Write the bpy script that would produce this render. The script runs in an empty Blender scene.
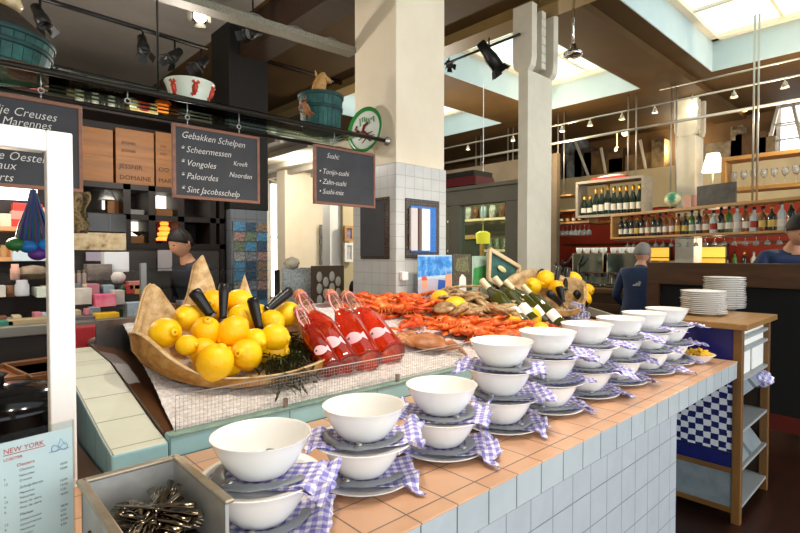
import bpy, random
from math import *
from mathutils import Vector, Matrix, noise
R = random.Random(11)
SC = bpy.context.scene
COL = SC.collection
V = Vector

# ---------------------------------------------------------------- camera
FPX = 506.0
YAW = radians(47.15)
PIT = -atan(11.5 / FPX)
EYE = V((0, 0, 1.55))
FW = V((cos(YAW) * cos(PIT), sin(YAW) * cos(PIT), sin(PIT)))
RT = V((sin(YAW), -cos(YAW), 0))
UP = V((-cos(YAW) * sin(PIT), -sin(YAW) * sin(PIT), cos(PIT)))
cd = bpy.data.cameras.new('camera')
cd.sensor_width = 36
cd.lens = 36 * FPX / 800
cd.clip_start = 0.05
cam = bpy.data.objects.new('camera', cd)
COL.objects.link(cam)
M = Matrix((RT, UP, -FW)).transposed().to_4x4()
M.translation = EYE
cam.matrix_world = M
SC.camera = cam


def at(u, v, x=None, y=None, z=None, d=None):
    """world point seen at photo pixel (u, v), on the plane given"""
    r = FW + RT * ((u - 400) / FPX) + UP * ((266.5 - v) / FPX)
    if x is not None: t = x / r.x
    elif y is not None: t = y / r.y
    elif z is not None: t = (z - EYE.z) / r.z
    else: t = d
    return EYE + r * t


def srgb(h):
    c = [int(h[i:i + 2], 16) / 255 for i in (0, 2, 4)]
    return tuple(((x + .055) / 1.055) ** 2.4 if x > .04045 else x / 12.92 for x in c) + (1,)


# ---------------------------------------------------------------- materials
MATS = {}


def newmat(name):
    m = bpy.data.materials.new(name)
    m.use_nodes = True
    nt = m.node_tree
    b = nt.nodes['Principled BSDF']
    MATS[name] = m
    return m, nt, b


def coords(nt, plane=None, off=(0, 0), kind='Object'):
    tc = nt.nodes.new('ShaderNodeTexCoord')
    out = tc.outputs[kind]
    if plane is None:
        return out
    sp = nt.nodes.new('ShaderNodeSeparateXYZ')
    nt.links.new(out, sp.inputs[0])
    cb = nt.nodes.new('ShaderNodeCombineXYZ')
    for k, ax in enumerate(plane):
        ad = nt.nodes.new('ShaderNodeMath')
        ad.operation = 'SUBTRACT'
        nt.links.new(sp.outputs['xyz'.index(ax)], ad.inputs[0])
        ad.inputs[1].default_value = off[k]
        nt.links.new(ad.outputs[0], cb.inputs[k])
    return cb.outputs[0]


def ramp(nt, fac, stops):
    r = nt.nodes.new('ShaderNodeValToRGB')
    el = r.color_ramp.elements
    while len(el) < len(stops): el.new(.5)
    for e, (p, c) in zip(el, stops):
        e.position = p
        e.color = c
    nt.links.new(fac, r.inputs[0])
    return r.outputs[0]


def noise_tex(nt, vec, scale, detail=4, rough=.6):
    n = nt.nodes.new('ShaderNodeTexNoise')
    n.inputs['Scale'].default_value = scale
    n.inputs['Detail'].default_value = detail
    n.inputs['Roughness'].default_value = rough
    nt.links.new(vec, n.inputs['Vector'])
    return n.outputs['Fac']


def bump(nt, b, h, strength, dist=.01):
    n = nt.nodes.new('ShaderNodeBump')
    n.inputs['Strength'].default_value = strength
    n.inputs['Distance'].default_value = dist
    nt.links.new(h, n.inputs['Height'])
    nt.links.new(n.outputs[0], b.inputs['Normal'])


def mat(name, c, r=.5, met=0, c2=None, vs=12, bmp=0, bs=60, em=0, ec=None, trans=0, ior=1.45, spec=.5, stops=None, coat=0):
    if name in MATS: return MATS[name]
    m, nt, b = newmat(name)
    b.inputs['Base Color'].default_value = srgb(c)
    b.inputs['Roughness'].default_value = r
    b.inputs['Metallic'].default_value = met
    b.inputs['Specular IOR Level'].default_value = spec
    b.inputs['Transmission Weight'].default_value = trans
    b.inputs['IOR'].default_value = ior
    b.inputs['Coat Weight'].default_value = coat
    if c2 or stops:
        f = noise_tex(nt, coords(nt), vs)
        st = [(p, srgb(k)) for p, k in stops] if stops else [(.35, srgb(c)), (.65, srgb(c2))]
        nt.links.new(ramp(nt, f, st), b.inputs['Base Color'])
    if bmp:
        bump(nt, b, noise_tex(nt, coords(nt), bs), bmp)
    if em:
        b.inputs['Emission Color'].default_value = srgb(ec or c)
        b.inputs['Emission Strength'].default_value = em
    return m


def wood(name, c1, c2, scale=8, axis='x', r=.5):
    m, nt, b = newmat(name)
    mp = nt.nodes.new('ShaderNodeMapping')
    nt.links.new(coords(nt), mp.inputs[0])
    mp.inputs['Scale'].default_value = {'x': (.12, 1, 1), 'y': (1, .12, 1), 'z': (1, 1, .12)}[axis]
    f = noise_tex(nt, mp.outputs[0], scale * 3, 6, .65)
    nt.links.new(ramp(nt, f, [(.3, srgb(c1)), (.7, srgb(c2))]), b.inputs['Base Color'])
    b.inputs['Roughness'].default_value = r
    bump(nt, b, f, .15, .004)
    return m


def tiles(name, c, g, w, h, plane, off=(0, 0), r=.25, c2=None, mort=.0022):
    m, nt, b = newmat(name)
    t = nt.nodes.new('ShaderNodeTexBrick')
    t.offset = 0
    t.squash = 1
    t.inputs['Color1'].default_value = srgb(c)
    t.inputs['Color2'].default_value = srgb(c2 or c)
    t.inputs['Mortar'].default_value = srgb(g)
    t.inputs['Scale'].default_value = 1
    t.inputs['Mortar Size'].default_value = mort
    t.inputs['Mortar Smooth'].default_value = .1
    t.inputs['Brick Width'].default_value = w
    t.inputs['Row Height'].default_value = h
    vec = coords(nt, plane, off)
    nt.links.new(vec, t.inputs['Vector'])
    mx = nt.nodes.new('ShaderNodeMixRGB')
    mx.blend_type = 'MULTIPLY'
    mx.inputs[0].default_value = .35
    f = noise_tex(nt, coords(nt), 9, 5)
    nt.links.new(t.outputs['Color'], mx.inputs[1])
    nt.links.new(ramp(nt, f, [(.3, (.7, .7, .7, 1)), (.7, (1, 1, 1, 1))]), mx.inputs[2])
    nt.links.new(mx.outputs[0], b.inputs['Base Color'])
    b.inputs['Roughness'].default_value = r
    inv = nt.nodes.new('ShaderNodeMath')
    inv.operation = 'SUBTRACT'
    inv.inputs[0].default_value = 1
    nt.links.new(t.outputs['Fac'], inv.inputs[1])
    bump(nt, b, inv.outputs[0], .5, .002)
    return m


def thin_glass(name, tint='ffffff', refl=.08):
    m, nt, b = newmat(name)
    nt.nodes.remove(b)
    tr = nt.nodes.new('ShaderNodeBsdfTransparent')
    tr.inputs[0].default_value = srgb(tint)
    gl = nt.nodes.new('ShaderNodeBsdfGlossy')
    gl.inputs['Roughness'].default_value = .03
    mx = nt.nodes.new('ShaderNodeMixShader')
    lw = nt.nodes.new('ShaderNodeLayerWeight')
    lw.inputs[0].default_value = refl
    nt.links.new(lw.outputs['Fresnel'], mx.inputs[0])
    nt.links.new(tr.outputs[0], mx.inputs[1])
    nt.links.new(gl.outputs[0], mx.inputs[2])
    nt.links.new(mx.outputs[0], nt.nodes['Material Output'].inputs[0])
    return m


def plaid():
    m, nt, b = newmat('plaid_cloth')
    vec = coords(nt)
    sp = nt.nodes.new('ShaderNodeSeparateXYZ')
    nt.links.new(vec, sp.inputs[0])
    fs = []
    for k, sc in ((0, 275), (1, 240)):
        w = nt.nodes.new('ShaderNodeMath')
        w.operation = 'MULTIPLY'
        w.inputs[1].default_value = sc
        nt.links.new(sp.outputs[k], w.inputs[0])
        s = nt.nodes.new('ShaderNodeMath')
        s.operation = 'SINE'
        nt.links.new(w.outputs[0], s.inputs[0])
        g = nt.nodes.new('ShaderNodeMath')
        g.operation = 'GREATER_THAN'
        g.inputs[1].default_value = -.1
        nt.links.new(s.outputs[0], g.inputs[0])
        fs.append(g.outputs[0])
    ad = nt.nodes.new('ShaderNodeMath')
    ad.operation = 'ADD'
    nt.links.new(fs[0], ad.inputs[0])
    nt.links.new(fs[1], ad.inputs[1])
    hv = nt.nodes.new('ShaderNodeMath')
    hv.operation = 'MULTIPLY'
    hv.inputs[1].default_value = .5
    nt.links.new(ad.outputs[0], hv.inputs[0])
    nt.links.new(ramp(nt, hv.outputs[0], [(.2, srgb('f1eef4')), (.5, srgb('b8b2de')), (.95, srgb('807fc4'))]), b.inputs['Base Color'])
    b.inputs['Roughness'].default_value = .85
    bump(nt, b, noise_tex(nt, vec, 400), .3, .002)
    return m


def checker():
    m, nt, b = newmat('blue_white_check')
    t = nt.nodes.new('ShaderNodeTexChecker')
    t.inputs['Scale'].default_value = 1
    t.inputs['Color1'].default_value = srgb('e4e6ee')
    t.inputs['Color2'].default_value = srgb('161a5e')
    mp = nt.nodes.new('ShaderNodeMapping')
    mp.inputs['Scale'].default_value = (1 / .041, 1 / .036, 1)
    mp.inputs['Location'].default_value = (.0, .0, .5)
    nt.links.new(coords(nt, 'yz'), mp.inputs[0])
    n = nt.nodes.new('ShaderNodeTexNoise')
    n.inputs['Scale'].default_value = 25
    nt.links.new(coords(nt), n.inputs['Vector'])
    va = nt.nodes.new('ShaderNodeVectorMath')
    va.operation = 'MULTIPLY_ADD'
    va.inputs[1].default_value = (.35, .35, 0)
    nt.links.new(n.outputs['Color'], va.inputs[0])
    nt.links.new(mp.outputs[0], va.inputs[2])
    nt.links.new(va.outputs[0], t.inputs['Vector'])
    nt.links.new(t.outputs[0], b.inputs['Base Color'])
    b.inputs['Roughness'].default_value = .2
    return m


def emit(name, c, s):
    return mat(name, c, em=s, ec=c)


MT = .1244
X0 = .765
W_TOP = tiles('counter_top_tile', 'd2a684', '6b6259', MT, MT, 'xy', (X0, .787), r=.3, c2='c99d7b')
W_EDGE = tiles('counter_edge_tile', 'c9d1d3', '5f6668', MT, .2, 'xz', (X0, .852), r=.25, c2='c2cbce')
W_BASE = tiles('counter_base_tile', 'c3cacf', '8a9196', MT, MT, 'xz', (.02, .852 - 7 * MT), r=.3)
W_ENDS = tiles('counter_end_tile', 'c3cacf', '8a9196', MT, MT, 'yz', (.787, 0), r=.3)
BLUE_T = tiles('blue_glazed_tile', 'a4d6e0', '5b8d98', .2, .12, 'xz', (.51, .95), r=.3, c2='94c8d4')
BLUE_TY = tiles('blue_glazed_tile_side', 'a6d4e2', '6a9da9', .13, .19, 'yz', (1.55, .9), r=.35)
CREAM_TY = tiles('cream_glazed_tile', 'dcdfd0', '8c8f80', .4, .17, 'xy', (.33, 1.62), r=.35, c2='d2d6c4')
COLT_X = tiles('column_tile_x', 'bfc1be', 'a3a5a2', .088, .0855, 'yz', (2.58, 2.02), r=.3)
COLT_Y = tiles('column_tile_y', 'c4c6c3', 'a3a5a2', .088, .0855, 'xz', (2.356, 2.02), r=.3)
DKT_X = tiles('grey_column_tile_x', '6d7278', '44484c', .12, .12, 'yz', r=.35)
DKT_Y = tiles('grey_column_tile_y', '6d7278', '44484c', .12, .12, 'xz', r=.35)
CREAM = mat('cream_paint', 'efe3cb', .6, c2='e9dcc2', vs=3, bmp=.05)
CREAMW = mat('cream_steel_paint', 'ddd8c6', .5, c2='d4cfbc', vs=6, bmp=.05)
BLACKP = mat('black_paint', '0f0c0a', .55, c2='14100d', vs=3)
BROWNC = mat('brown_ceiling_paint', '543c16', .7, c2='4a3412', vs=1.5, bmp=.04)
GREYC = mat('grey_plaster', '9c958c', .8, c2='8f8880', vs=1.2, bmp=.08, bs=20)
BLUEW = mat('pale_blue_paint', 'bccccf', .6, c2='b3c5c9', vs=2)
WHITEW = mat('white_paint', 'f2f0ea', .45)
REDW = mat('red_wall_paint', 'a02c12', .6, c2='90260e', vs=2)
BEIGEW = mat('beige_wall_paint', 'cdbd98', .7, c2='c2b28c', vs=2)
FLOORM = wood('dark_floor_wood', '1e0f09', '33180e', 6, 'x', .35)
WHITE_C = mat('white_ceramic', 'f4f3ef', .13, spec=.5, coat=.3)
STEEL = mat('brushed_steel', 'b6b6b4', .28, 1, c2='9d9d9b', vs=20)
DSTEEL = mat('dark_steel', '5d5f60', .35, 1)
CHROME = mat('chrome', 'd8d8d8', .08, 1)
GREYP = mat('grey_plastic', '868c93', .4, c2='7e8286', vs=30, bmp=.05)
BLK = mat('black_metal', '121212', .4, c2='181818', vs=10)
PLAID = plaid()
CHECK = checker()
NAVY = mat('navy_tile', '14185a', .2, c2='1a1f6a', vs=9)
GLASS = thin_glass('clear_glass')
GLASSG = thin_glass('greenish_glass', 'dfeee6', .04)
SLATE = mat('slate_board', '34363a', .75, c2='3c3e43', vs=6)
CHALK = mat('white_chalk', 'd2d2ce', .9)
DWOOD = wood('dark_brown_wood', '3b2415', '5c3a21', 7, 'y', .4)
DWOODX = wood('dark_walnut', '24160d', '38230f', 7, 'x', .5)
OAK = wood('oak', 'a5773c', 'c4965a', 8, 'x', .45)
OAKY = wood('oak_long', 'a5773c', 'c4965a', 8, 'y', .45)
OAKZ = wood('oak_post', '66461f', '80592b', 8, 'z', .45)
PINE = wood('pale_pine', 'd9b98a', 'ead0a8', 8, 'x', .6)
CRATE = wood('crate_wood', '6a4218', '8a5a28', 5, 'x', .6)
FRAMEW = wood('reddish_frame_wood', '6e4634', '8a5c45', 9, 'x', .55)
WIRE = mat('galvanised_wire', 'b4b4b0', .5, .5)
LEMON = mat('lemon_skin', 'ffc40a', .38, stops=[(.3, 'f0ae00'), (.55, 'fac400'), (.8, 'ffd616')], vs=5, bmp=.25, bs=130)
ORANGEY = mat('lemon_tip', '9a7a1a', .6)
SPATHE = mat('dry_husk', 'c9a878', .75, stops=[(.25, '6a3e16'), (.5, 'a8742f'), (.75, 'd0a568')], vs=14, bmp=.5, bs=50)
SPATHEB = mat('pale_husk', 'd8c4a0', .75, stops=[(.25, '946c3c'), (.5, 'c4a577'), (.75, 'e6d2ac')], vs=22, bmp=.5, bs=60)
HANDLE = mat('black_handle', '0e0d0d', .3)
ICE = mat('crushed_ice', 'e6e0dc', .22, stops=[(.25, 'c4c0c2'), (.5, 'e8e2e0'), (.75, 'ffffff')], vs=60, bmp=1, bs=110)
CORAL = mat('langoustine_shell', 'e4572a', .35, stops=[(.25, 'b43608'), (.5, 'e0641e'), (.75, 'f4a458')], vs=30, bmp=.2, bs=80)
REDL = mat('red_lobster_shell', 'd63a1a', .3, stops=[(.25, 'a02804'), (.5, 'd64a14'), (.75, 'f08038')], vs=22, bmp=.2, bs=80)
BROWNCR = mat('brown_crab_shell', 'a9683c', .4, stops=[(.25, '6e4020'), (.5, 'a9683c'), (.75, 'd19c6a')], vs=18, bmp=.3, bs=60)
OYSTER = mat('oyster_shell', 'b59468', .6, stops=[(.2, '40301e'), (.45, '8e6a40'), (.7, 'd4b88a')], vs=35, bmp=.8, bs=70)
SEAWEED = mat('seaweed', '24260e', .45, stops=[(.3, '191c0a'), (.6, '343510'), (.8, '6a5e1c')], vs=30)
ROSE = mat('rose_wine_glass', 'e8481c', .05, trans=.8, ior=1.36, c2='e02c0c', vs=8, coat=.5)
CLEARB = mat('clear_bottle_glass', 'f0c8a8', .05, trans=.8, ior=1.4)
GREENB = mat('green_bottle_glass', '3a3d10', .08, c2='4c4a16', vs=8, coat=.5)
DGREENB = mat('dark_green_bottle_glass', '15261a', .1, coat=.5)
CORK = mat('cork', 'b9824e', .8, c2='a8703c', vs=60, bmp=.2)
PINKR = mat('pink_ribbon', 'f2a2ac', .6)
PINKL = mat('pink_label', 'f2bec8', .6)
CAPS = mat('cream_capsule', 'e8d8b4', .5)
PAPER = mat('white_paper', 'f0efe9', .7)
PBLUE = mat('pale_blue_sheet', 'eef4f2', .6)
REDI = mat('red_ink', 'c8372d', .7)
GREYI = mat('grey_ink', '5d6366', .7)
TEALW = mat('teal_stained_wood', '2f7a74', .6, stops=[(.25, '0a302e'), (.5, '184c49'), (.75, '2c665c')], vs=16, bmp=.3, bs=30)
TEALD = mat('dark_teal_wood', '0e302f', .6, c2='164442', vs=14)
SKIN = mat('skin', 'd9a383', .55, c2='cf9674', vs=20)
HAIRD = mat('dark_hair', '1c140f', .6, bmp=.4, bs=120)
HAIRG = mat('grey_hair', '8c8680', .7, bmp=.4, bs=120)


# ---------------------------------------------------------------- mesh builder
class MB:
    def __init__(s):
        s.v, s.f, s.m, s.s = [], [], [], []

    def add(s, vs, fs, m=0, sm=True, T=None):
        b = len(s.v)
        if T is not None: vs = [T @ V(p) for p in vs]
        s.v += [tuple(p) for p in vs]
        for k, f in enumerate(fs):
            s.f.append([b + i for i in f])
            s.m.append(m[k] if isinstance(m, list) else m)
            s.s.append(sm)
        return s

    def box(s, x0, y0, z0, x1, y1, z1, m=0, T=None):
        vs = [(x0, y0, z0), (x1, y0, z0), (x1, y1, z0), (x0, y1, z0), (x0, y0, z1), (x1, y0, z1), (x1, y1, z1), (x0, y1, z1)]
        fs = [(0, 3, 2, 1), (4, 5, 6, 7), (0, 1, 5, 4), (2, 3, 7, 6), (1, 2, 6, 5), (3, 0, 4, 7)]
        if isinstance(m, tuple): m = [m[2], m[2], m[1], m[1], m[0], m[0]]
        return s.add(vs, fs, m, False, T)

    def beam(s, a, b, w, h, m=0, up=(0, 0, 1)):
        """rectangular bar from a to b"""
        a, b = V(a), V(b)
        d = (b - a).normalized()
        sd = d.cross(V(up))
        if sd.length < 1e-4: sd = d.cross(V((1, 0, 0)))
        sd.normalize()
        u = sd.cross(d)
        vs = []
        for p in (a, b):
            for i, j in ((-1, -1), (1, -1), (1, 1), (-1, 1)):
                vs.append(p + sd * (i * w / 2) + u * (j * h / 2))
        return s.add(vs, [(0, 1, 2, 3), (7, 6, 5, 4), (0, 4, 5, 1), (1, 5, 6, 2), (2, 6, 7, 3), (3, 7, 4, 0)], m, False)

    def tube(s, pts, r, n=8, m=0, flat=1.0, upv=None, T=None):
        pts = [V(p) for p in pts]
        k = len(pts)
        rs = r if isinstance(r, (list, tuple)) else [r] * k
        vs, fs = [], []
        prev = V(upv) if upv else None
        for i, p in enumerate(pts):
            t = (pts[min(i + 1, k - 1)] - pts[max(i - 1, 0)]).normalized()
            if prev is None:
                prev = t.orthogonal()
            nrm = prev - t * prev.dot(t)
            nrm = nrm.normalized() if nrm.length > 1e-6 else t.orthogonal().normalized()
            if not upv: prev = nrm
            bi = t.cross(nrm)
            for j in range(n):
                a = 2 * pi * j / n
                vs.append(p + nrm * (cos(a) * rs[i] * flat) + bi * (sin(a) * rs[i]))
        for i in range(k - 1):
            for j in range(n):
                fs.append((i * n + j, i * n + (j + 1) % n, (i + 1) * n + (j + 1) % n, (i + 1) * n + j))
        fs.append(tuple(range(n - 1, -1, -1)))
        fs.append(tuple((k - 1) * n + j for j in range(n)))
        return s.add(vs, fs, m, n > 4, T)

    def lathe(s, prof, n=24, T=None, m=0, jit=None):
        """prof: (radius, z[, material])"""
        vs, rings, fs, ms = [], [], [], []
        for p in prof:
            if p[0] < 1e-6:
                rings.append([len(vs)] * n)
                vs.append((0, 0, p[1]))
            else:
                rings.append([len(vs) + j for j in range(n)])
                for j in range(n):
                    a = 2 * pi * j / n
                    q = p[0] * (jit(a, p) if jit else 1)
                    vs.append((q * cos(a), q * sin(a), p[1]))
        for i in range(len(prof) - 1):
            mi = prof[i][2] if len(prof[i]) > 2 else m
            for j in range(n):
                f = []
                for q in (rings[i][j], rings[i][(j + 1) % n], rings[i + 1][(j + 1) % n], rings[i + 1][j]):
                    if q not in f: f.append(q)
                if len(f) > 2:
                    fs.append(f)
                    ms.append(mi)
        return s.add(vs, fs, ms, True, T)

    def ell(s, c, r, T=None, m=0, nu=16, nv=10, nz=0, ns=3, seed=0, sq=1):
        """ellipsoid with optional lumps"""
        vs, fs = [], []
        c = V(c)
        for i in range(nv + 1):
            th = pi * i / nv
            for j in range(nu):
                ph = 2 * pi * j / nu
                d = V((sin(th) * cos(ph), sin(th) * sin(ph), cos(th)))
                k = 1 + (nz * noise.noise(d * ns + V((seed, seed * 1.7, 0))) if nz else 0)
                vs.append((d.x * r[0] * k, d.y * r[1] * k, d.z * r[2] * k))
        for i in range(nv):
            for j in range(nu):
                fs.append((i * nu + j, (i + 1) * nu + j, (i + 1) * nu + (j + 1) % nu, i * nu + (j + 1) % nu))
        TT = Matrix.Translation(c) @ (T if T is not None else Matrix())
        return s.add(vs, fs, m, True, TT)

    def grid(s, fn, nu, nv, m=0, T=None, sm=True):
        vs = [fn(i / nu, j / nv) for j in range(nv + 1) for i in range(nu + 1)]
        w = nu + 1
        fs = [(j * w + i, j * w + i + 1, (j + 1) * w + i + 1, (j + 1) * w + i) for j in range(nv) for i in range(nu)]
        return s.add(vs, fs, m, sm, T)

    def prism(s, poly, h, T=None, m=0):
        n = len(poly)
        vs = [(p[0], p[1], 0) for p in poly] + [(p[0], p[1], h) for p in poly]
        fs = [tuple(range(n - 1, -1, -1)), tuple(range(n, 2 * n))] + [(i, (i + 1) % n, n + (i + 1) % n, n + i) for i in range(n)]
        return s.add(vs, fs, m, False, T)

    def mesh(s, me, T, m=0):
        return s.add([v.co.copy() for v in me.vertices], [tuple(p.vertices) for p in me.polygons], m, False, T)

    def build(s, name, mats, parent=None, world=False, bev=0, sub=0, sol=0, loc=None):
        if not isinstance(mats, (list, tuple)): mats = [mats]
        me = bpy.data.meshes.new(name)
        vs = s.v
        if world and parent is not None:
            I = parent_world(parent).inverted()
            vs = [tuple(I @ V(p)) for p in vs]
        if loc is not None:
            vs = [tuple(V(p) - V(loc)) for p in vs]
        me.from_pydata(vs, [], s.f)
        for m in mats: me.materials.append(m)
        me.polygons.foreach_set('material_index', s.m)
        me.polygons.foreach_set('use_smooth', s.s)
        me.update()
        o = bpy.data.objects.new(name, me)
        COL.objects.link(o)
        if loc is not None: o.location = loc
        if parent is not None: o.parent = parent
        if sol:
            q = o.modifiers.new('thickness', 'SOLIDIFY')
            q.thickness = sol
            q.offset = 0
        if bev:
            q = o.modifiers.new('soft_edges', 'BEVEL')
            q.width = bev
            q.segments = 2
            q.limit_method = 'ANGLE'
        if sub:
            q = o.modifiers.new('smooth', 'SUBSURF')
            q.levels = q.render_levels = sub
        return o


def parent_world(o):
    m = Matrix.Identity(4)
    while o is not None:
        m = o.matrix_basis @ m
        o = o.parent
    return m


def tag(o, label, cat, group=None):
    o['label'] = label
    o['category'] = cat
    if group: o['group'] = group
    return o


def thing(name, label, cat, loc=(0, 0, 0), rz=0, group=None):
    o = bpy.data.objects.new(name, None)
    COL.objects.link(o)
    o.location = loc
    o.rotation_euler = (0, 0, rz)
    o.empty_display_size = .05
    return tag(o, label, cat, group)


def struct(o):
    o['kind'] = 'structure'
    return o


KIDS = {}


def dup(root, loc, rot=None, label=None, group=None, scale=None, mats=None):
    def cp(o, par):
        c = o.copy()
        COL.objects.link(c)
        c.parent = par
        for ch in [q for q in bpy.data.objects if q.parent is o] if o.name not in KIDS else KIDS[o.name]:
            cp(ch, c)
        return c
    if root.name not in KIDS:
        allo = list(bpy.data.objects)
        def reg(o):
            KIDS[o.name] = [q for q in allo if q.parent is o]
            for q in KIDS[o.name]: reg(q)
        reg(root)
    c = cp(root, None)
    c.location = loc
    if rot is not None: c.rotation_euler = rot if isinstance(rot, tuple) else (0, 0, rot)
    if scale: c.scale = (scale,) * 3 if not isinstance(scale, tuple) else scale
    if label: c['label'] = label
    if group: c['group'] = group
    return c


def TR(loc=(0, 0, 0), rz=0, rx=0, ry=0, s=1):
    return Matrix.Translation(V(loc)) @ Matrix.Rotation(rz, 4, 'Z') @ Matrix.Rotation(ry, 4, 'Y') @ Matrix.Rotation(rx, 4, 'X') @ Matrix.Scale(s, 4)


def frame_from(o, xd, zd=None, yd=None):
    """matrix with origin o, x axis xd, and y axis near yd"""
    x = V(xd).normalized()
    y = V(yd) - x * V(yd).dot(x)
    y.normalize()
    z = x.cross(y)
    m = Matrix((x, y, z)).transposed().to_4x4()
    m.translation = V(o)
    return m


def along(a, b, roll=0):
    """matrix: local z runs from a to b"""
    z = (V(b) - V(a)).normalized()
    x = z.orthogonal().normalized()
    if abs(z.z) < .999:
        x = V((0, 0, 1)).cross(z).normalized()
    y = z.cross(x)
    m = Matrix((x, y, z)).transposed().to_4x4()
    m.translation = V(a)
    return m @ Matrix.Rotation(roll, 4, 'Z')


TXT = {}


def text_mesh(s, size, ex=.0008, shear=.15, align='LEFT', sx=1.0, thin=0):
    c = bpy.data.curves.new('lettering_curve', 'FONT')
    c.body = s
    c.size = size
    c.extrude = ex
    c.offset = -size * thin
    c.shear = shear
    c.align_x = align
    c.resolution_u = 2
    o = bpy.data.objects.new('lettering_curve', c)
    COL.objects.link(o)
    bpy.context.view_layer.update()
    dg = bpy.context.evaluated_depsgraph_get()
    me = bpy.data.meshes.new_from_object(o.evaluated_get(dg))
    bpy.data.objects.remove(o)
    bpy.data.curves.remove(c)
    if sx != 1:
        for v in me.vertices: v.co.x *= sx
    return me


ORD = 'first second third fourth fifth sixth seventh eighth ninth tenth eleventh twelfth thirteenth fourteenth fifteenth sixteenth seventeenth eighteenth nineteenth twentieth twenty-first twenty-second twenty-third twenty-fourth twenty-fifth twenty-sixth'.split()

# ================================================================ THE SETTING
CZ = 3.9
b = MB()
b.box(-2.6, -3, -.1, 10.2, 10, 0)
struct(b.build('floor', FLOORM))

# ceiling slab with the skylight wells left open
WELLS = [(.4, 3.4, .58, 2.08), (4.42, 7.38, .58, 2.08), (4.42, 7.38, 2.97, 4.46), (4.42, 7.5, 5.41, 6.9)]
b = MB()
xs = sorted({-2.6, 2.3, 10.2} | {w[0] for w in WELLS} | {w[1] for w in WELLS})
ys = sorted({-3, 10} | {w[2] for w in WELLS} | {w[3] for w in WELLS})
for i in range(len(xs) - 1):
    for j in range(len(ys) - 1):
        cx, cy = (xs[i] + xs[i + 1]) / 2, (ys[j] + ys[j + 1]) / 2
        if any(w[0] < cx < w[1] and w[2] < cy < w[3] for w in WELLS): continue
        b.box(xs[i], ys[j], CZ, xs[i + 1], ys[j + 1], CZ + .5, 1 if cx < 2.3 and cy > 2.1 else 0)
struct(b.build('ceiling', [BROWNC, GREYC]))
SKYP = emit('sky_through_glass', 'dcf0f0', .8)
for k, (x0, x1, y0, y1) in enumerate(WELLS):
    b = MB()
    t = .012
    b.box(x0, y0, CZ - .003, x0 + t, y1, CZ + .37).box(x1 - t, y0, CZ - .003, x1, y1, CZ + .37)
    b.box(x0, y0, CZ - .003, x1, y0 + t, CZ + .37).box(x0, y1 - t, CZ - .003, x1, y1, CZ + .37)
    tr = struct(b.build('trim_%d' % (k + 1), BLUEW))
    fr = MB()
    w = .09
    z0, z1 = CZ + .37, CZ + .45
    fr.box(x0, y0, z0, x0 + w, y1, z1).box(x1 - w, y0, z0, x1, y1, z1)
    fr.box(x0, y0, z0, x1, y0 + w, z1).box(x0, y1 - w, z0, x1, y1, z1)
    ym = (y0 + y1) / 2
    fr.box(x0, ym - .015, z0 + .04, x1, ym + .015, z1)
    q = 3 if x1 - x0 < 3.05 else 3
    for i in range(1, q):
        xx = x0 + (x1 - x0) * i / q
        fr.box(xx - .02, y0, z0 + .03, xx + .02, y1, z1)
    p = MB()
    p.box(x0 + .02, y0 + .02, z1 - .02, x1 - .02, y1 - .02, z1)
    wo = struct(p.build('window_%d' % (k + 1), SKYP))
    fo = fr.build('window_frame', CREAM, wo)

b = MB()
b.box(2.34, 3.06, 3.58, 2.62, 4.95, CZ)
struct(b.build('beam', DWOODX))
b = MB()
b.box(4.1, .2, 3.79, 4.3, 9.4, CZ)
b.box(4.08, .2, 3.785, 4.32, 9.4, 3.80)
for k in range(60):
    b.ell((4.1, 2.2 + k * .07, 3.86), (.012, .012, .012), nu=6, nv=4)
struct(b.build('beam', mat('brown_steel_paint', '8a7142', .5)))
b = MB()
b.box(4.35, 2.3, 3.82, 10, 2.76, CZ)
struct(b.build('beam', BROWNC))
b = MB()
b.box(2.2, 5.9, 3.1, 5.9, 9.5, 3.2)
for k in range(7): b.box(2.3 + k * .5, 5.95, 3.02, 2.38 + k * .5, 9.5, 3.1)
struct(b.build('ceiling_rear', mat('pale_grey_ceiling', 'a89f90', .7, c2='9a9182', vs=2)))

# column 1: tiled below, cream above
b = MB()
b.box(2.356, 2.58, 0, 2.871, 3.067, 2.19, (0, 1, 1))
b.box(2.368, 2.592, 2.19, 2.862, 3.055, CZ, 2)
c1 = struct(b.build('column_1', [COLT_X, COLT_Y, CREAM], bev=.006))
# column 2 and 3: cream steel columns that fork at the top
def fork_column(n, x0, x1, y0, y1, zf, cw):
    b = MB()
    b.box(x0, y0, 0, x1, y1, zf)
    ym = (y0 + y1) / 2
    th = (x1 - x0) * .2
    # two flat cheeks with rounded lower ends, a web between them
    for xa in (x0 - .02, x1 + .02 - th):
        poly = [(-cw * .3, zf), (-cw * .44, zf + .03), (-cw * .5, zf + .1), (-cw * .5, 3.8), (cw * .5, 3.8), (cw * .5, zf + .1), (cw * .44, zf + .03), (cw * .3, zf)]
        b.prism(poly, th, Matrix(((0, 0, 1, xa), (1, 0, 0, ym), (0, 1, 0, 0), (0, 0, 0, 1))))
    xm = (x0 + x1) / 2
    b.box(xm - .035, ym - cw * .42, zf + .04, xm + .035, ym + cw * .3, 3.8)
    b.box(x0 + th, ym + cw * .3, zf, x1 - th, ym + cw * .36, 3.8, 1)  # dark brown back plate paints in the shade of the hollow
    for k in range(6):
        for xx in (xm - .02, xm + .02): b.ell((xx, ym - cw * .42, zf + .1 + k * .08), (.008, .006, .008), nu=6, nv=4)
    struct(b.build('column_%d' % n, [CREAMW, DWOODX], bev=.01))
fork_column(2, 3.963, 4.37, 2.58, 2.68, 3.22, .2)
fork_column(3, 8.0, 8.36, 2.45, 2.7, 3.26, .3)
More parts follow.
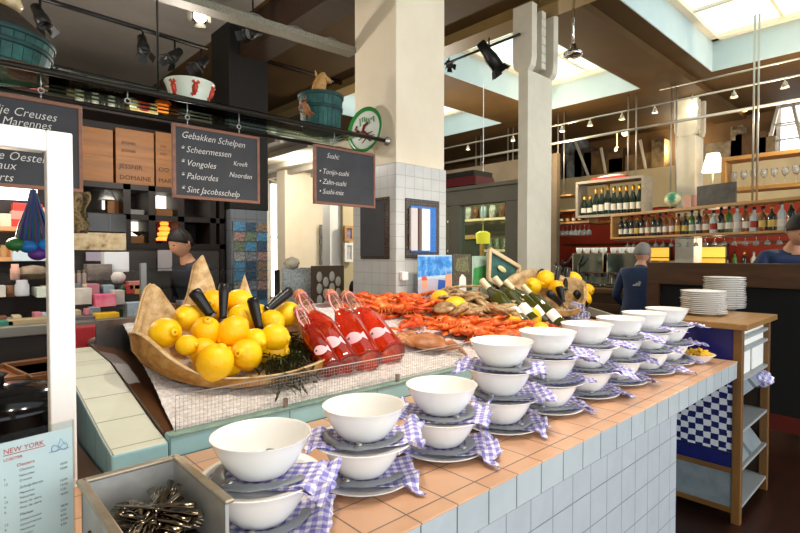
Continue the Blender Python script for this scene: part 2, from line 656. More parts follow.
# dark column on the kitchen side
b = MB()
b.box(2.236, 4.93, 0, 2.64, 5.35, 2.02, (0, 1, 1))
b.box(2.226, 4.92, 2.02, 2.65, 5.36, CZ, 2)
struct(b.build('column_4', [DKT_X, DKT_Y, BLACKP], bev=.006))

# walls
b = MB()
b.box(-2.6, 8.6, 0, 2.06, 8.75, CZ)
struct(b.build('wall_back', mat('grey_brown_wall_paint', '8a7f72', .7, c2='7d7266', vs=3)))  # even grey-brown paint over the whole wall
b = MB()
b.box(2.0, 9.5, 0, 10.2, 9.65, CZ)
struct(b.build('wall_rear', CREAM))
b = MB()
b.box(-2.7, -3, 0, -2.6, 9.6, CZ)  # unseen wall, added and lengthened to block light from that side
struct(b.build('wall_left_blocker', CREAM))
b = MB()
b.box(9.5, -3, 0, 9.65, 9.6, 2.4, 0)
b.box(9.46, -3, 2.4, 9.65, 9.6, 3.1, 1)
struct(b.build('wall_right', [REDW, BEIGEW]))
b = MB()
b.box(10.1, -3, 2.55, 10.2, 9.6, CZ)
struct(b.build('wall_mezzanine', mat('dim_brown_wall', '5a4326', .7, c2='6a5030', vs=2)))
b = MB()
b.box(9.65, -3, 3.0, 10.1, 9.6, 3.1)
struct(b.build('floor_mezzanine', DWOOD))
# side wall and white pier of the far dining room
b = MB()
b.box(4.75, 8.2, 0, 5.9, 8.5, CZ)
struct(b.build('wall_dining', CREAM))
b = MB()
p0 = at(330, 230, y=6.3)
p1 = at(343.5, 230, y=6.3)
b.box(p0.x, 6.3, 0, p1.x, 6.5, 3.0)
struct(b.build('column_5', WHITEW))
# bright street window at the back
b = MB()
pa, pb = at(268, 300, y=9.4), at(297, 190, y=9.4)
b.box(pa.x, 9.4, .7, pb.x, 9.44, 3.0)
wn = struct(b.build('window_5', emit('window_daylight', 'ffffff', 2.5)))
f = MB()
for xx in (pa.x, pb.x): f.box(xx - .04, 9.33, .65, xx + .04, 9.45, 3.05)
f.box(pa.x, 9.33, 3.0, pb.x, 9.45, 3.06).box(pa.x, 9.33, .64, pb.x, 9.45, .7)
f.box(pa.x, 9.35, 1.9, pb.x, 9.43, 1.93)
f.build('window_frame', WHITEW, wn)
# bright window at the end of the mezzanine
b = MB()
pa, pb = at(781, 160, x=10.05), at(815, 88, x=10.05)
b.box(10.03, pb.y, 3.12, 10.06, pa.y, pb.z)
wn = struct(b.build('window_6', emit('window_daylight_2', 'f4f8ff', 2.0)))
f = MB()
f.box(10.0, pa.y, 3.12, 10.07, pa.y + .06, pb.z).box(10.0, pb.y, 3.6, 10.07, pa.y, 3.64)
f.build('window_frame', WHITEW, wn)

# glazed partition between column 1 and column 2
GREYWD = mat('grey_green_paint', '767465', .5, c2='6d6b5d', vs=4)
b = MB()
PX = 4.24
y0, y1 = 2.78, 4.95
for yy, w in ((y0, .24), (3.62, .16), (4.3, .12), (y1, .14)):
    b.box(PX, yy, .95, PX + .1, yy + w, 2.09)
b.box(PX, y0, 2.09, PX + .1, y1 + .1, 2.25)
b.box(PX - .03, y0, 2.25, PX + .13, y1 + .1, 2.29)
b.box(PX, y0, 0, PX + .1, y1 + .1, .95)
dr = struct(b.build('door_1', GREYWD, bev=.006))
g = MB()
g.box(PX + .045, y0 + .2, .95, PX + .055, y1, 2.1)
g.build('glass_pane', GLASSG, dr)
b = MB()
b.box(PX - .02, y0 + .6, 2.30, PX + .3, y1 + .6, 2.39, 0)
b.box(PX - .02, y0 + .62, 2.39, PX + .3, y1 + .6, 2.45, 1)
struct(b.build('trim_5', [mat('dark_red_paint', '60000e', .5), BLACKP]))
b = MB()
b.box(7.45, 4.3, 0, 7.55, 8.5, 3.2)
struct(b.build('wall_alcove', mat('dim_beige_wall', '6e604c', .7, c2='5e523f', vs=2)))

# ================================================================ THE COUNTER
CT = .95
ct = thing('tiled_counter', 'long counter with orange tiled top and white tiled front', 'counter', (1.4, 1.17, 0))
b = MB()
b.box(-.6, .79, .852, 3.33, 1.545, CT - .004, (1, 1, 0))
b.build('counter_slab', [W_TOP, W_EDGE], ct, True, bev=.004)
b = MB()
b.box(-.6, .787, CT - .006, 3.333, 1.545, CT)
b.build('counter_top', W_TOP, ct, True, bev=.003)
b = MB()
b.box(-.6, .825, 0, 2.494, 1.5, .852, (1, 0, 0))
b.build('counter_base', [W_BASE, W_ENDS], ct, True)

dp = thing('fish_display', 'raised seafood display tray with blue tiled step behind the counter', 'display counter', (2, 2, 0))
b = MB()
b.box(.507, 1.547, 0, 3.62, 1.59, 1.015, 0)
b.box(.507, 1.543, 1.008, 3.62, 1.585, 1.019, 1)
b.build('tiled_step', [BLUE_T, mat('worn_blue_trim', '8aa79c', .5, c2='6e8f88', vs=20)], dp, True, bev=.004)
b = MB()
b.box(.53, 1.59, 0, 3.6, 2.56, .99)
b.box(.53, 2.535, .99, 3.6, 2.56, 1.26)
b.build('tray_body', STEEL, dp, True)
b = MB()
b.beam((3.6, 1.53, 1.07), (3.6, 2.56, 1.30), .03, .06)
b.box(3.585, 1.55, 0, 3.615, 2.56, 1.07)
b.build('tray_end', mat('grey_edge_trim', '8c8676', .5), dp, True, bev=.004)
b = MB()
pf = [(1.59, 1.018), (2.18, 1.135), (2.56, 1.16)]
vs = [(.507, y, z) for y, z in pf] + [(.66, y, z - .045) for y, z in pf] + [(.507, y, .9) for y, z in pf] + [(.66, y, .9) for y, z in pf]
b.add(vs, [(0, 3, 4, 1), (1, 4, 5, 2), (6, 0, 1, 7), (7, 1, 2, 8), (3, 9, 10, 4), (4, 10, 11, 5), (0, 6, 9, 3), (2, 5, 11, 8), (6, 7, 10, 9), (7, 8, 11, 10)], 0, False)
b.build('side_board', DWOOD, dp, True)
# tiled parapet at the left end
pr = MB()
poly = [(1.545, 0), (1.545, 1.0), (1.66, 1.018), (2.193, 1.134), (2.518, 1.153), (2.518, 0)]
T = Matrix(((0, 0, 1, .355), (1, 0, 0, 0), (0, 1, 0, 0), (0, 0, 0, 1)))
n = len(poly)
vs = [T @ V((p[0], p[1], 0)) for p in poly] + [T @ V((p[0], p[1], .15)) for p in poly]
fs = [tuple(range(n)), tuple(range(2 * n - 1, n - 1, -1))] + [(i, n + i, n + (i + 1) % n, (i + 1) % n) for i in range(n)]
pr.add(vs, fs, [1, 1, 2, 0, 0, 0, 1, 1], False)
pw = thing('tiled_parapet', 'low sloping parapet with cream tiled top and blue tiled sides', 'parapet', (.43, 2, 0))
pr.build('parapet_body', [CREAM_TY, BLUE_TY, BLUE_T], pw, True, bev=.006)


def bed(x, y):
    return 1.02 + .235 * (y - 1.59) + .012 * noise.noise(V((x * 6, y * 6, 0)))


def onbed(u, v, dz=0):
    """point of the ice surface (raised by dz) seen at a photo pixel"""
    lo = hi = None
    for k in range(400):
        p = at(u, v, y=1.5 + k * .003)
        if p.z < bed(p.x, p.y) + dz:
            return V((p.x, p.y, bed(p.x, p.y) + dz))
    p = at(u, v, y=2.45)
    return V((p.x, 2.45, bed(p.x, 2.45) + dz))


b = MB()
def icef(s, t):
    y = 1.585 + t * .95
    xl = .535 + .1 * t
    x = xl + s * (3.575 - xl)
    k = noise.noise(V((x * 38, y * 38, 0))) * .006 + noise.noise(V((x * 90, y * 90, 3))) * .003
    return (x, y, bed(x, y) + k - (.02 if t < .001 else 0))
b.grid(icef, 330, 100)
o = b.build('crushed_ice', ICE)
o['kind'] = 'stuff'
tag(o, 'bed of crushed ice sloping up under the seafood', 'ice')

# fine wire guard in front of the ice
b = MB()
x0, x1, zt = .532, 2.35, 1.128
n = 150
for i in range(n + 1):
    x = x0 + (x1 - x0) * i / n
    b.tube([(x, 1.565, 1.018), (x, 1.565, zt)], .0006, 3)
for k in range(10):
    z = 1.02 + (zt - 1.02) * k / 9
    b.tube([(x0, 1.565, z), (x1, 1.565, z)], .0006, 3)
wg = thing('wire_guard', 'fine wire mesh guard along the front of the ice', 'wire guard', (1.4, 1.565, 1.018))
b.build('wire_mesh', WIRE, wg, True)
b = MB()
b.tube([(x0, 1.565, 1.018), (x0, 1.565, zt), (x1, 1.565, zt), (x1, 1.565, 1.018)], .002, 6)
b.build('guard_frame', WIRE, wg, True)
for x in (.9, 1.43, 1.95):
    b = MB()
    b.box(x - .006, 1.55, 1.019, x + .006, 1.566, 1.05)
    b.build('bracket', STEEL, wg, True)

# ---------------------------------------------------------------- bowl stacks
BOWL = [(0, .002), (.05, .002), (.052, 0), (.059, 0), (.062, .004), (.075, .018), (.089, .04), (.101, .064), (.1075, .0805), (.1092, .0825), (.107, .0825), (.105, .079), (.097, .06), (.086, .04), (.072, .021), (.055, .009), (0, .008)]
PLATE = [(0, .002), (.068, .002), (.07, 0), (.076, 0), (.079, .004), (.1, .0085), (.125, .015), (.133, .0185), (.1325, .0205), (.124, .018), (.1, .0115), (.08, .0075), (.07, .0065), (0, .006)]


def mk_bowl():
    return MB().lathe(BOWL, 48).build('soup_bowl', WHITE_C)


def mk_plate():
    return MB().lathe(PLATE, 48).build('plate', WHITE_C)


def mk_napkin(seed):
    """folded cloth lying under a bowl, its loose ends sticking out at both sides"""
    rr = random.Random(seed)
    b = MB()
    for layer in range(2):
        o1, o2 = rr.uniform(0, 9), rr.uniform(0, 9)
        hl, hr = rr.uniform(.125, .16) if seed > 1 else .105, rr.uniform(.135, .175)
        sy = rr.uniform(.06, .085)
        tw, sk = rr.uniform(-.5, .5), rr.uniform(-.35, .35)
        def fn(s, t):
            x = -hl + s * (hl + hr)
            yy = (t * 2 - 1)
            far = max(0, abs(x) - .085)
            y = yy * sy * (1 + (.5 if x > 0 else .25) * far / .08) + sk * (x if x > 0 else x * .5) * .6
            k = noise.noise(V((x * 26 + o1, yy * 2.2 + o2, layer)))
            k2 = noise.noise(V((x * 55 + o2, yy * 4 + o1, layer + 5)))
            z = .003 + .004 * layer
            out = max(0, hypot(x, y) - .1)
            z += out * .16 + (k * .42 + k2 * .2) * min(out, .06) - max(0, out - .035) * (.35 + .25 * tw)
            return (x + k2 * out * .25, y + k * out * .5, max(z, -.006 + .004 * layer))
        b.grid(fn, 34, 16)
    return b.build('napkin', PLAID, sol=.002)


def mk_cracker():
    """a hinged grey shellfish cracker: two curved jaws joined by a rivet"""
    root = thing('shellfish_cracker', 'grey shellfish cracker', 'shellfish cracker')
    for s in (-1, 1):
        pts, rs = [], []
        for i in range(15):
            t = i / 14
            a = -pi / 2 + s * (-.1 + t * 1.9)
            r = .0865 + .010 * t * t + .003 * sin(t * 8)
            pts.append((r * cos(a), r * sin(a), .006 + .003 * (s + 1) / 2 * (1 - t)))
            rs.append(.0155 * (1.1 - .4 * t) * (1 + .1 * sin(t * 22)))
        b = MB()
        b.tube(pts, rs, 10, flat=.33, upv=(0, 0, 1))
        b.build('jaw', GREYP, root)
    b = MB()
    b.lathe([(0, .019), (.006, .0185), (.008, .016), (.008, .004)], 14, TR((0, -.0875, 0)))
    b.build('rivet', STEEL, root)
    return root


PB, PP, PC = mk_bowl(), mk_plate(), mk_cracker()
used = set()
WHO = ['nearest', 'second', 'third', 'fourth', 'fifth', 'sixth', 'seventh', 'eighth', 'farthest']
FACE = radians(-40)
STK = [(.525 + .3075 * i, 1.015 + (.025 if i else 0)) for i in range(9)]


def place(proto, name, loc, rot, label, group=None):
    if name not in used:
        used.add(name)
        proto.location = loc
        proto.rotation_euler = (0, 0, rot)
        proto['label'] = label
        if group: proto['group'] = group
        return proto
    return dup(proto, loc, rot, label, group)


for i, (sx, sy) in enumerate(STK):
    nl = 2 if i < 3 else 3
    lev = ['bottom', 'top'] if nl == 2 else ['bottom', 'middle', 'top']
    ori = WHO[i] + ' stack' + ('' if i in (0, 8) else ' from the cutlery box')
    for k in range(nl):
        jx, jy = R.uniform(-.006, .006), R.uniform(-.006, .006)
        z = CT + .0985 * k
        x, y = sx + jx, sy + jy
        a = place(PP, 'plate', (x, y, z), R.uniform(0, 6), 'white plate under the %s bowl, %s' % (lev[k], ori), 'white plates in the stacks')
        if 'category' not in a: a['category'] = 'plate'
        na = mk_napkin(i * 7 + k)
        na.location = (x, y, z + .0125)
        na.rotation_euler = (0, 0, R.uniform(-.35, .35) + radians(-38))
        tag(na, 'blue plaid napkin under the %s bowl, %s' % (lev[k], ori), 'napkin', 'plaid napkins in the stacks')
        c = place(PC, 'cracker', (x, y, z + .0205), FACE + R.uniform(-.7, .7), 'grey shellfish cracker around the %s bowl, %s' % (lev[k], ori), 'shellfish crackers in the stacks')
        w = place(PB, 'bowl', (x + R.uniform(-.004, .004), y + R.uniform(-.004, .004), z + .0265), R.uniform(0, 6), '%s white soup bowl, %s' % (lev[k], ori), 'white soup bowls on the counter')
        if 'category' not in w: w['category'] = 'bowl'
    if i < 2:
        c = dup(PC, (sx, sy + .005, CT + .0985 + .0265 + .016), .6 + i, 'grey shellfish cracker lying inside the top bowl, %s' % ori, 'shellfish crackers inside bowls')
        c.scale = (.6, .6, 1)

# small dish of lemon wedges at the end of the row
sb = MB()
sb.lathe([(0, .001), (.035, 0), (.038, .003), (.06, .02), (.078, .045), (.086, .049), (.087, .051), (.077, .049), (.058, .025), (.034, .008), (0, .007)], 40)
dx, dy = 3.13, .93
o = sb.build('serving_dish', WHITE_C)
o.location = (dx, dy, CT)
tag(o, 'small white dish holding yellow lemon wedges beside the far stack', 'dish')
wm = MB()
pts = []
for i in range(9):
    a = pi * i / 8
    pts.append((cos(a) * .026, 0, sin(a) * .026))
def wedge(b):
    n = 10
    vs = []
    for i in range(n + 1):
        t = -pi / 2 + pi * i / n
        z, r = sin(t) * .036, cos(t) * .025
        vs += [(0, 0, z), (r, -r * .35, z), (r * 1.05, 0, z), (r, r * .35, z)]
    fs = []
    for i in range(n):
        for j in range(4):
            fs.append((i * 4 + j, i * 4 + (j + 1) % 4, (i + 1) * 4 + (j + 1) % 4, (i + 1) * 4 + j))
    b.add(vs, fs, [0, 1, 1, 0] * n, True)
wedge(wm)
LW = wm.build('lemon_wedge', [mat('lemon_flesh', 'fbd04a', .35, c2='f2b51e', vs=60), LEMON])
tag(LW, 'yellow lemon wedge piled in the small white dish', 'lemon wedge', 'lemon wedges in the dish')
for k in range(16):
    a = k * 2.4
    r = .052 * sqrt(k / 16)
    o = LW if k == 0 else dup(LW, (0, 0, 0))
    o.location = (dx + r * cos(a), dy + r * sin(a), CT + .05 + .022 * (1 - k / 16) + R.uniform(0, .006))
    o.rotation_euler = (R.uniform(-1.2, 1.2), R.uniform(.6, 2.2), R.uniform(0, 6))

# ---------------------------------------------------------------- steel box of cutlery
RZ = 1.10
br, bl = at(175.5, 457, z=RZ), at(81.5, 482, z=RZ)
bx0, bx1, by1 = bl.x, br.x, (br.y + bl.y) / 2
by0 = at(222, 498, z=RZ).y
cb = thing('cutlery_box', 'open grey steel box full of cutlery at the near counter end', 'box', ((bx0 + bx1) / 2, (by0 + by1) / 2, CT))
b = MB()
t = .012
cxm, cym = (bx0 + bx1) / 2, (by0 + by1) / 2
def rect(z, ins): return [(bx0 + ins, by0 + ins, z), (bx1 - ins, by0 + ins, z), (bx1 - ins, by1 - ins, z), (bx0 + ins, by1 - ins, z)]
# back and side walls with a low lip at the open front
def wall(p, q, h0, h1):
    n = V((q[1] - p[1], p[0] - q[0], 0)).normalized() * .007
    p, q = V((p[0], p[1], 0)), V((q[0], q[1], 0))
    vs = []
    for a, h in ((p, h0), (q, h1)):
        vs += [a + V((0, 0, CT + .002)), a + n + V((0, 0, CT + .002)), a + n + V((0, 0, h)), a + V((0, 0, h))]
    b.add(vs, [(0, 3, 2, 1), (4, 5, 6, 7), (0, 1, 5, 4), (1, 2, 6, 5), (2, 3, 7, 6), (3, 0, 4, 7)], 0, False)
wall((bx0, by1), (bx1, by1), RZ, RZ)
wall((bx1, by1), (bx1, by0 - .02), RZ, RZ)
wall((bx0, by0 - .02), (bx0, by1), RZ, RZ)
wall((bx1, by0 - .02), (bx0, by0 - .02), CT + .02, CT + .02)
b.box(bx0, by0 - .02, CT + .001, bx1, by1, CT + .006)
BOXS = mat('worn_steel', 'c9cac6', .4, .6, c2='b4b5b2', vs=12, bmp=.04)
b.build('box_body', BOXS, cb, True)
b = MB()
for p, q in (((bx0, by1), (bx1, by1)), ((bx1, by1 + .008), (bx1, by0 - .025)), ((bx0, by0 - .025), (bx0, by1 + .008))):
    b.beam((p[0], p[1], RZ), (q[0], q[1], RZ), .018, .008)
b.build('rim', mat('bronzed_steel_rim', 'b4aa98', .35, .7, c2='a0947e', vs=18), cb, True, bev=.003)


def mk_fork():
    b = MB()
    b.tube([(0, -.09, .002), (0, -.05, .004), (0, 0, .003), (0, .03, .002)], [.0075, .0065, .004, .004], 8, flat=.35, upv=(0, 0, 1))
    b.tube([(0, .03, .002), (0, .045, .004), (0, .055, .005)], [.004, .01, .011], 8, flat=.3, upv=(0, 0, 1))
    for k in (-1, 0, 1): b.tube([(k * .007, .052, .005), (k * .0075, .07, .007), (k * .007, .09, .004)], [.003, .0024, .0012], 6, flat=.6, upv=(0, 0, 1))
    return b.build('seafood_fork', CUT)


def mk_spoon():
    b = MB()
    b.tube([(0, -.09, .002), (0, -.05, .004), (0, 0, .003), (0, .04, .002), (0, .05, .003), (0, .065, .004), (0, .08, .004), (0, .09, .002)], [.008, .007, .004, .004, .01, .015, .013, .003], 10, flat=.3, upv=(0, 0, 1))
    return b.build('teaspoon', CUT)
CUT = mat('dark_bright_steel', '8a7f70', .18, 1, c2='6a5c48', vs=25)
FK, SP = mk_fork(), mk_spoon()
tag(FK, 'steel seafood fork heaped in the grey cutlery box', 'fork', 'forks in the cutlery box')
tag(SP, 'steel teaspoon heaped in the grey cutlery box', 'spoon', 'spoons in the cutlery box')
for k in range(64):
    P0 = FK if k % 3 else SP
    o = P0 if k in (0, 1) else dup(P0, (0, 0, 0))
    lim_x, lim_y = (bx1 - bx0) / 2 - .065, (by1 - by0) / 2 - .1
    lay = k / 64
    o.location = (cxm + R.uniform(-1, 1) * lim_x, cym + R.uniform(-.6, 1) * lim_y, CT + .012 + lay * .095)
    o.rotation_euler = (R.uniform(-.16, .18), R.uniform(-.5, .5), R.uniform(-1.1, 1.1) + (pi if R.random() < .5 else 0))

# ---------------------------------------------------------------- menu in its clear holder
mr = at(71, 428, z=1.195)
MA = radians(9.7)
mh = thing('menu_holder', 'clear upright holder with a printed menu at the near left', 'menu holder', (mr.x - .11 * cos(MA), mr.y - .11 * sin(MA), CT), MA)
b = MB()
for yy in (-.004, .002): b.box(-.125, yy, .004, .114, yy + .002, .262)
b.box(-.125, -.05, 0, .114, .05, .004)
b.build('clear_holder', thin_glass('acrylic', 'f4f8f8', .2), mh)
b = MB()
b.box(-.123, -.0018, .005, .112, .0018, .247)
b.build('menu_sheet', PBLUE, mh)
TX = Matrix(((1, 0, 0, 0), (0, 0, 1, -.0022), (0, 1, 0, 0), (0, 0, 0, 1)))
TX = Matrix(((1, 0, 0, 0), (0, 0, -1, -.0022), (0, 1, 0, 0), (0, 0, 0, 1)))
b = MB()
b.mesh(text_mesh('NEW YORK', .0135, .0002, 0, sx=.92), TX @ Matrix.Translation((-.004, .226, 0)))
b.mesh(text_mesh('LOBSTER', .0075, .0002, 0), TX @ Matrix.Translation((-.004, .212, 0)))
b.mesh(text_mesh('Oesters', .009, .0002, .2), TX @ Matrix.Translation((.016, .196, 0)))
b.box(-.004, -.0026, .2225, .064, -.002, .2237)
b.build('red_lettering', REDI, mh)
b = MB()
y = .186
for head, n in (('Oesters', 2), ('Schelpdieren', 4), ('Plateau', 5), ('Kreeft', 2)):
    b.mesh(text_mesh(head, .0075, .0002, .2), TX @ Matrix.Translation((.02, y, 0)))
    y -= .0105
    for i in range(n):
        b.mesh(text_mesh(R.choice(['Fines de claire', 'Zeeuwse', 'Creuses', 'Scheermessen', 'Vongoles', 'Palourdes', 'Marennes']), .0062, .0002, .1), TX @ Matrix.Translation((.02, y, 0)))
        b.mesh(text_mesh(R.choice(['9,50', '12,00', '14,50', '7,50', '18,00']), .0062, .0002, 0), TX @ Matrix.Translation((.088, y, 0)))
        b.mesh(text_mesh(R.choice(['6', '9', '12']), .0062, .0002, 0), TX @ Matrix.Translation((-.004, y, 0)))
        y -= .0095
    y -= .004
b.build('grey_lettering', GREYI, mh)
b = MB()
b.tube([TX @ V((.088 + .014 * cos(a), .212 + .007 * sin(a * 2), .0006)) for a in [i * .3 for i in range(22)]], .0006, 4)
b.tube([TX @ V((.07 + i * .006, .206 + .002 * (i % 2), .0006)) for i in range(7)], .0007, 4)
b.tube([TX @ V((.085, .213, .0006)), TX @ V((.09, .23, .0006)), TX @ V((.098, .215, .0006))], .0006, 4)
b.build('ship_drawing', mat('blue_ink', '7f9fc4', .7), mh)

# ================================================================ THE SEAFOOD DISPLAY
def ruff(nseg, base, peaks):
    return [base + sum(h * exp(-((a - c + pi) % (2 * pi) - pi) ** 2 / w ** 2) for c, h, w in peaks) for a in [2 * pi * i / nseg for i in range(nseg)]]


def husk_basket(name, label, ctr, rx, ry, depth, peaks, base, rot, zdrop):
    """a big dried husk used as a basket: thick curled shell with pointed flaps standing at the back"""
    root = thing(name, label, 'basket', ctr, rot)
    n, m = 72, 12
    hs = ruff(n, base, peaks)
    outer, inner = [], []
    b = MB()
    for k, th in ((0, 0), (1, .018)):
        vs = []
        for j in range(m + 1):
            t = j / m
            for i in range(n):
                a = 2 * pi * i / n
                c, s = cos(a), sin(a)
                rr = sin(min(1, t * 1.15) * pi / 2) ** .8
                flare = 1 + .12 * max(0, hs[i] - base) / .1 * (t > .75) * .3
                w = 1 + .05 * noise.noise(V((c * 2, s * 2, t * 2)))
                zz = (t ** 2.2) * hs[i] + zdrop(c, s) * t
                x, y = (rx - th) * rr * c * flare * w, (ry - th) * rr * s * flare * w
                vs.append((x, y, zz + th * (1 - t)))
        fs = [(j * n + i, j * n + (i + 1) % n, (j + 1) * n + (i + 1) % n, (j + 1) * n + i) for j in range(m) for i in range(n)]
        if k: fs = [f[::-1] for f in fs]
        if k == 0: outer = len(b.v)
        else: inner = len(b.v)
        b.add(vs, fs, k)
    q = m * n
    b.add([], [])
    for i in range(n):
        b.f.append([q + i, q + (i + 1) % n, inner + q + (i + 1) % n, inner + q + i])
        b.m.append(1)
        b.s.append(True)
    b.build('husk', [SPATHE, SPATHEB], root)
    lp = [b.v[q + i] for i in range(n)] + [b.v[q]]
    c = MB()
    c.tube(lp, .004, 5)
    c.build('rim_edge', SPATHEB, root)
    return root


BC = V((.915, 1.93, 1.075))
husk_basket('husk_basket', 'large dried husk basket with pointed flaps heaped with lemons at the left', BC, .385, .26, .2,
            [(radians(188), .1, .5), (radians(140), .235, .3), (radians(106), .34, .17), (radians(80), .25, .11), (radians(30), .06, .4), (radians(215), .07, .4)], .085, radians(-14),
            lambda c, s: .05 * s)


def mk_lemon():
    b = MB()
    prof = []
    for i in range(15):
        t = pi * i / 14
        z = -cos(t)
        r = sin(t) ** .92
        prof.append((r * .046, z * .05))
    prof = [(0, -.057), (.007, -.0555), (.011, -.051)] + [(max(p[0], .012), p[1]) for p in prof[1:-1]] + [(.013, .0505), (.008, .054), (0, .0535)]
    b.lathe(prof, 24)
    o = b.build('lemon', LEMON)
    c = MB()
    c.lathe([(0, .0555), (.004, .055), (.005, .0535)], 8)
    c.build('stem_end', ORANGEY, o)
    o['category'] = 'lemon'
    return o


LEM = mk_lemon()
def lemon(p, w, label, group, first=[True]):
    d = (p - EYE).dot(FW)
    s = w / FPX * d / .094
    rot = (R.uniform(0, 6), R.uniform(0, 6), R.uniform(0, 6))
    if first:
        first.clear()
        LEM.location, LEM.rotation_euler, LEM.scale = p, rot, (s, s, s)
        LEM['label'], LEM['group'] = label, group
        return LEM
    return dup(LEM, p, rot, label, group, scale=s)


for u, v, w, y, lab in (
        (165, 333, 31, 1.93, 'lemon at the far left of the husk basket, against its left flap'),
        (189, 318, 29, 2.04, 'lemon behind the leftmost knife handle in the husk basket'),
        (206, 332, 30, 1.93, 'lemon at the foot of the upright knife handle, left side'),
        (187, 345, 21, 1.84, 'small lemon low down between bigger ones in the husk basket'),
        (215, 363, 37, 1.76, 'big lemon at the very front of the husk basket'),
        (203, 351, 27, 1.86, 'lemon just above and behind the big front lemon'),
        (246, 354, 31, 1.77, 'lemon at the front right of the husk basket showing its stem end'),
        (233, 331, 30, 1.88, 'lemon in the middle of the husk basket showing its stem end'),
        (213, 304, 29, 2.15, 'lemon high at the back under the tall pointed flap'),
        (240, 304, 29, 2.16, 'lemon high at the back under the narrow pointed flap'),
        (241, 319, 28, 2.04, 'lemon between the two middle knife handles'),
        (255, 341, 26, 1.86, 'lemon tucked behind the front right lemon'),
        (275, 337, 27, 1.83, 'lemon at the right end of the husk basket above the seaweed'),
        (272, 322, 25, 1.95, 'lemon right of the third knife handle in the husk basket'),
        (288, 314, 25, 2.05, 'lemon at the back right beside the rosé corks'),
        (258, 316, 25, 2.03, 'lemon behind the third knife handle')):
    lemon(at(u, v, y=y), w, lab, 'lemons in the husk basket')

for k in range(9):
    a = k * 2.4
    lemon(V((.9 + .2 * sqrt(k / 9) * cos(a), 1.92 + .12 * sqrt(k / 9) * sin(a), 1.15)), 30, 'lemon buried under the others in the husk basket', 'buried lemons in the husk basket')

# black handled knives stuck among the lemons
def knife(a, bq, label, group, r=.025):
    root = thing('oyster_knife', label, 'knife', bq, 0, group)
    a, bq = V(a), V(bq)
    d = a - bq
    T = along((0, 0, 0), d)
    L = d.length
    b = MB()
    b.lathe([(0, -.01), (r * .8, -.008), (r * .75, .01), (r * .85, L * .3), (r, L * .7), (r * 1.05, L * .9), (r * .8, L * .98), (0, L)], 16, T @ Matrix.Scale(.8, 4, (1, 0, 0)))
    b.build('handle', HANDLE, root)
    b = MB()
    b.lathe([(r * .9, -.014), (r * .95, -.01), (r * .9, -.006)], 16, T)
    b.build('collar', DSTEEL, root)
    b = MB()
    b.box(-.008, -.0012, -.09, .008, .0012, -.012, 0, T)
    b.build('blade', STEEL, root)
for (u, v), (u2, v2), y, lab in (((193, 290), (210, 314), 1.97, 'leftmost knife, black handle leaning left among the lemons'), ((224, 283), (223, 318), 1.96, 'knife with upright black handle in the middle of the lemons'),
                                 ((252, 297), (259, 328), 1.93, 'third knife, black handle leaning left above the front lemons'), ((291, 290), (268, 309), 1.98, 'rightmost knife, black handle leaning right beside the corks')):
    knife(at(u, v, y=y + .03), at(u2, v2, y=y), lab, 'knives in the husk basket')

# seaweed
b = MB()
for k in range(1100):
    u, v = R.gauss(287, 15), R.gauss(352, 13)
    if v > 352 and u < 268: v -= 14
    p = onbed(u, v, R.uniform(.02, .085))
    a = R.uniform(0, 6.28)
    L = R.uniform(.03, .07)
    pts = []
    q = p.copy()
    dr = V((cos(a), sin(a), R.uniform(-.5, .4))).normalized()
    for i in range(5):
        pts.append(q.copy())
        dr = (dr + V((R.uniform(-.5, .5), R.uniform(-.5, .5), R.uniform(-.5, .2)))).normalized()
        q = q + dr * L / 4
        q.z = max(q.z, bed(q.x, q.y) + .004)
    b.tube(pts, [.004, .005, .0045, .004, .001], 4, flat=.4)
o = b.build('seaweed', SEAWEED)
o['kind'] = 'stuff'
tag(o, 'dark tangled seaweed between lemons and rosé bottles', 'seaweed')


# rosé bottles lying with their corks up
BP = [(0, .012), (.03, .002), (.0395, 0), (.042, .006), (.042, .14), (.040, .165), (.031, .195), (.02, .222), (.0155, .245), (.0145, .285), (.0165, .287), (.0165, .3), (.013, .301)]
def fish_label(b, m=0):
    """fish-shaped paper wrapped round the bottle, head to one side"""
    def fn(s, t):
        if s < .8: h = .021 * sin(pi * min(1, (s / .8) * .86 + .07)) ** .6
        else: h = .006 + (s - .8) / .2 * .012
        ang = -.72 + s * 1.3
        return (.0432 * sin(ang), -.0432 * cos(ang), .07 - .012 * s + (t * 2 - 1) * h * 1.0)
    b.grid(fn, 20, 8, m)


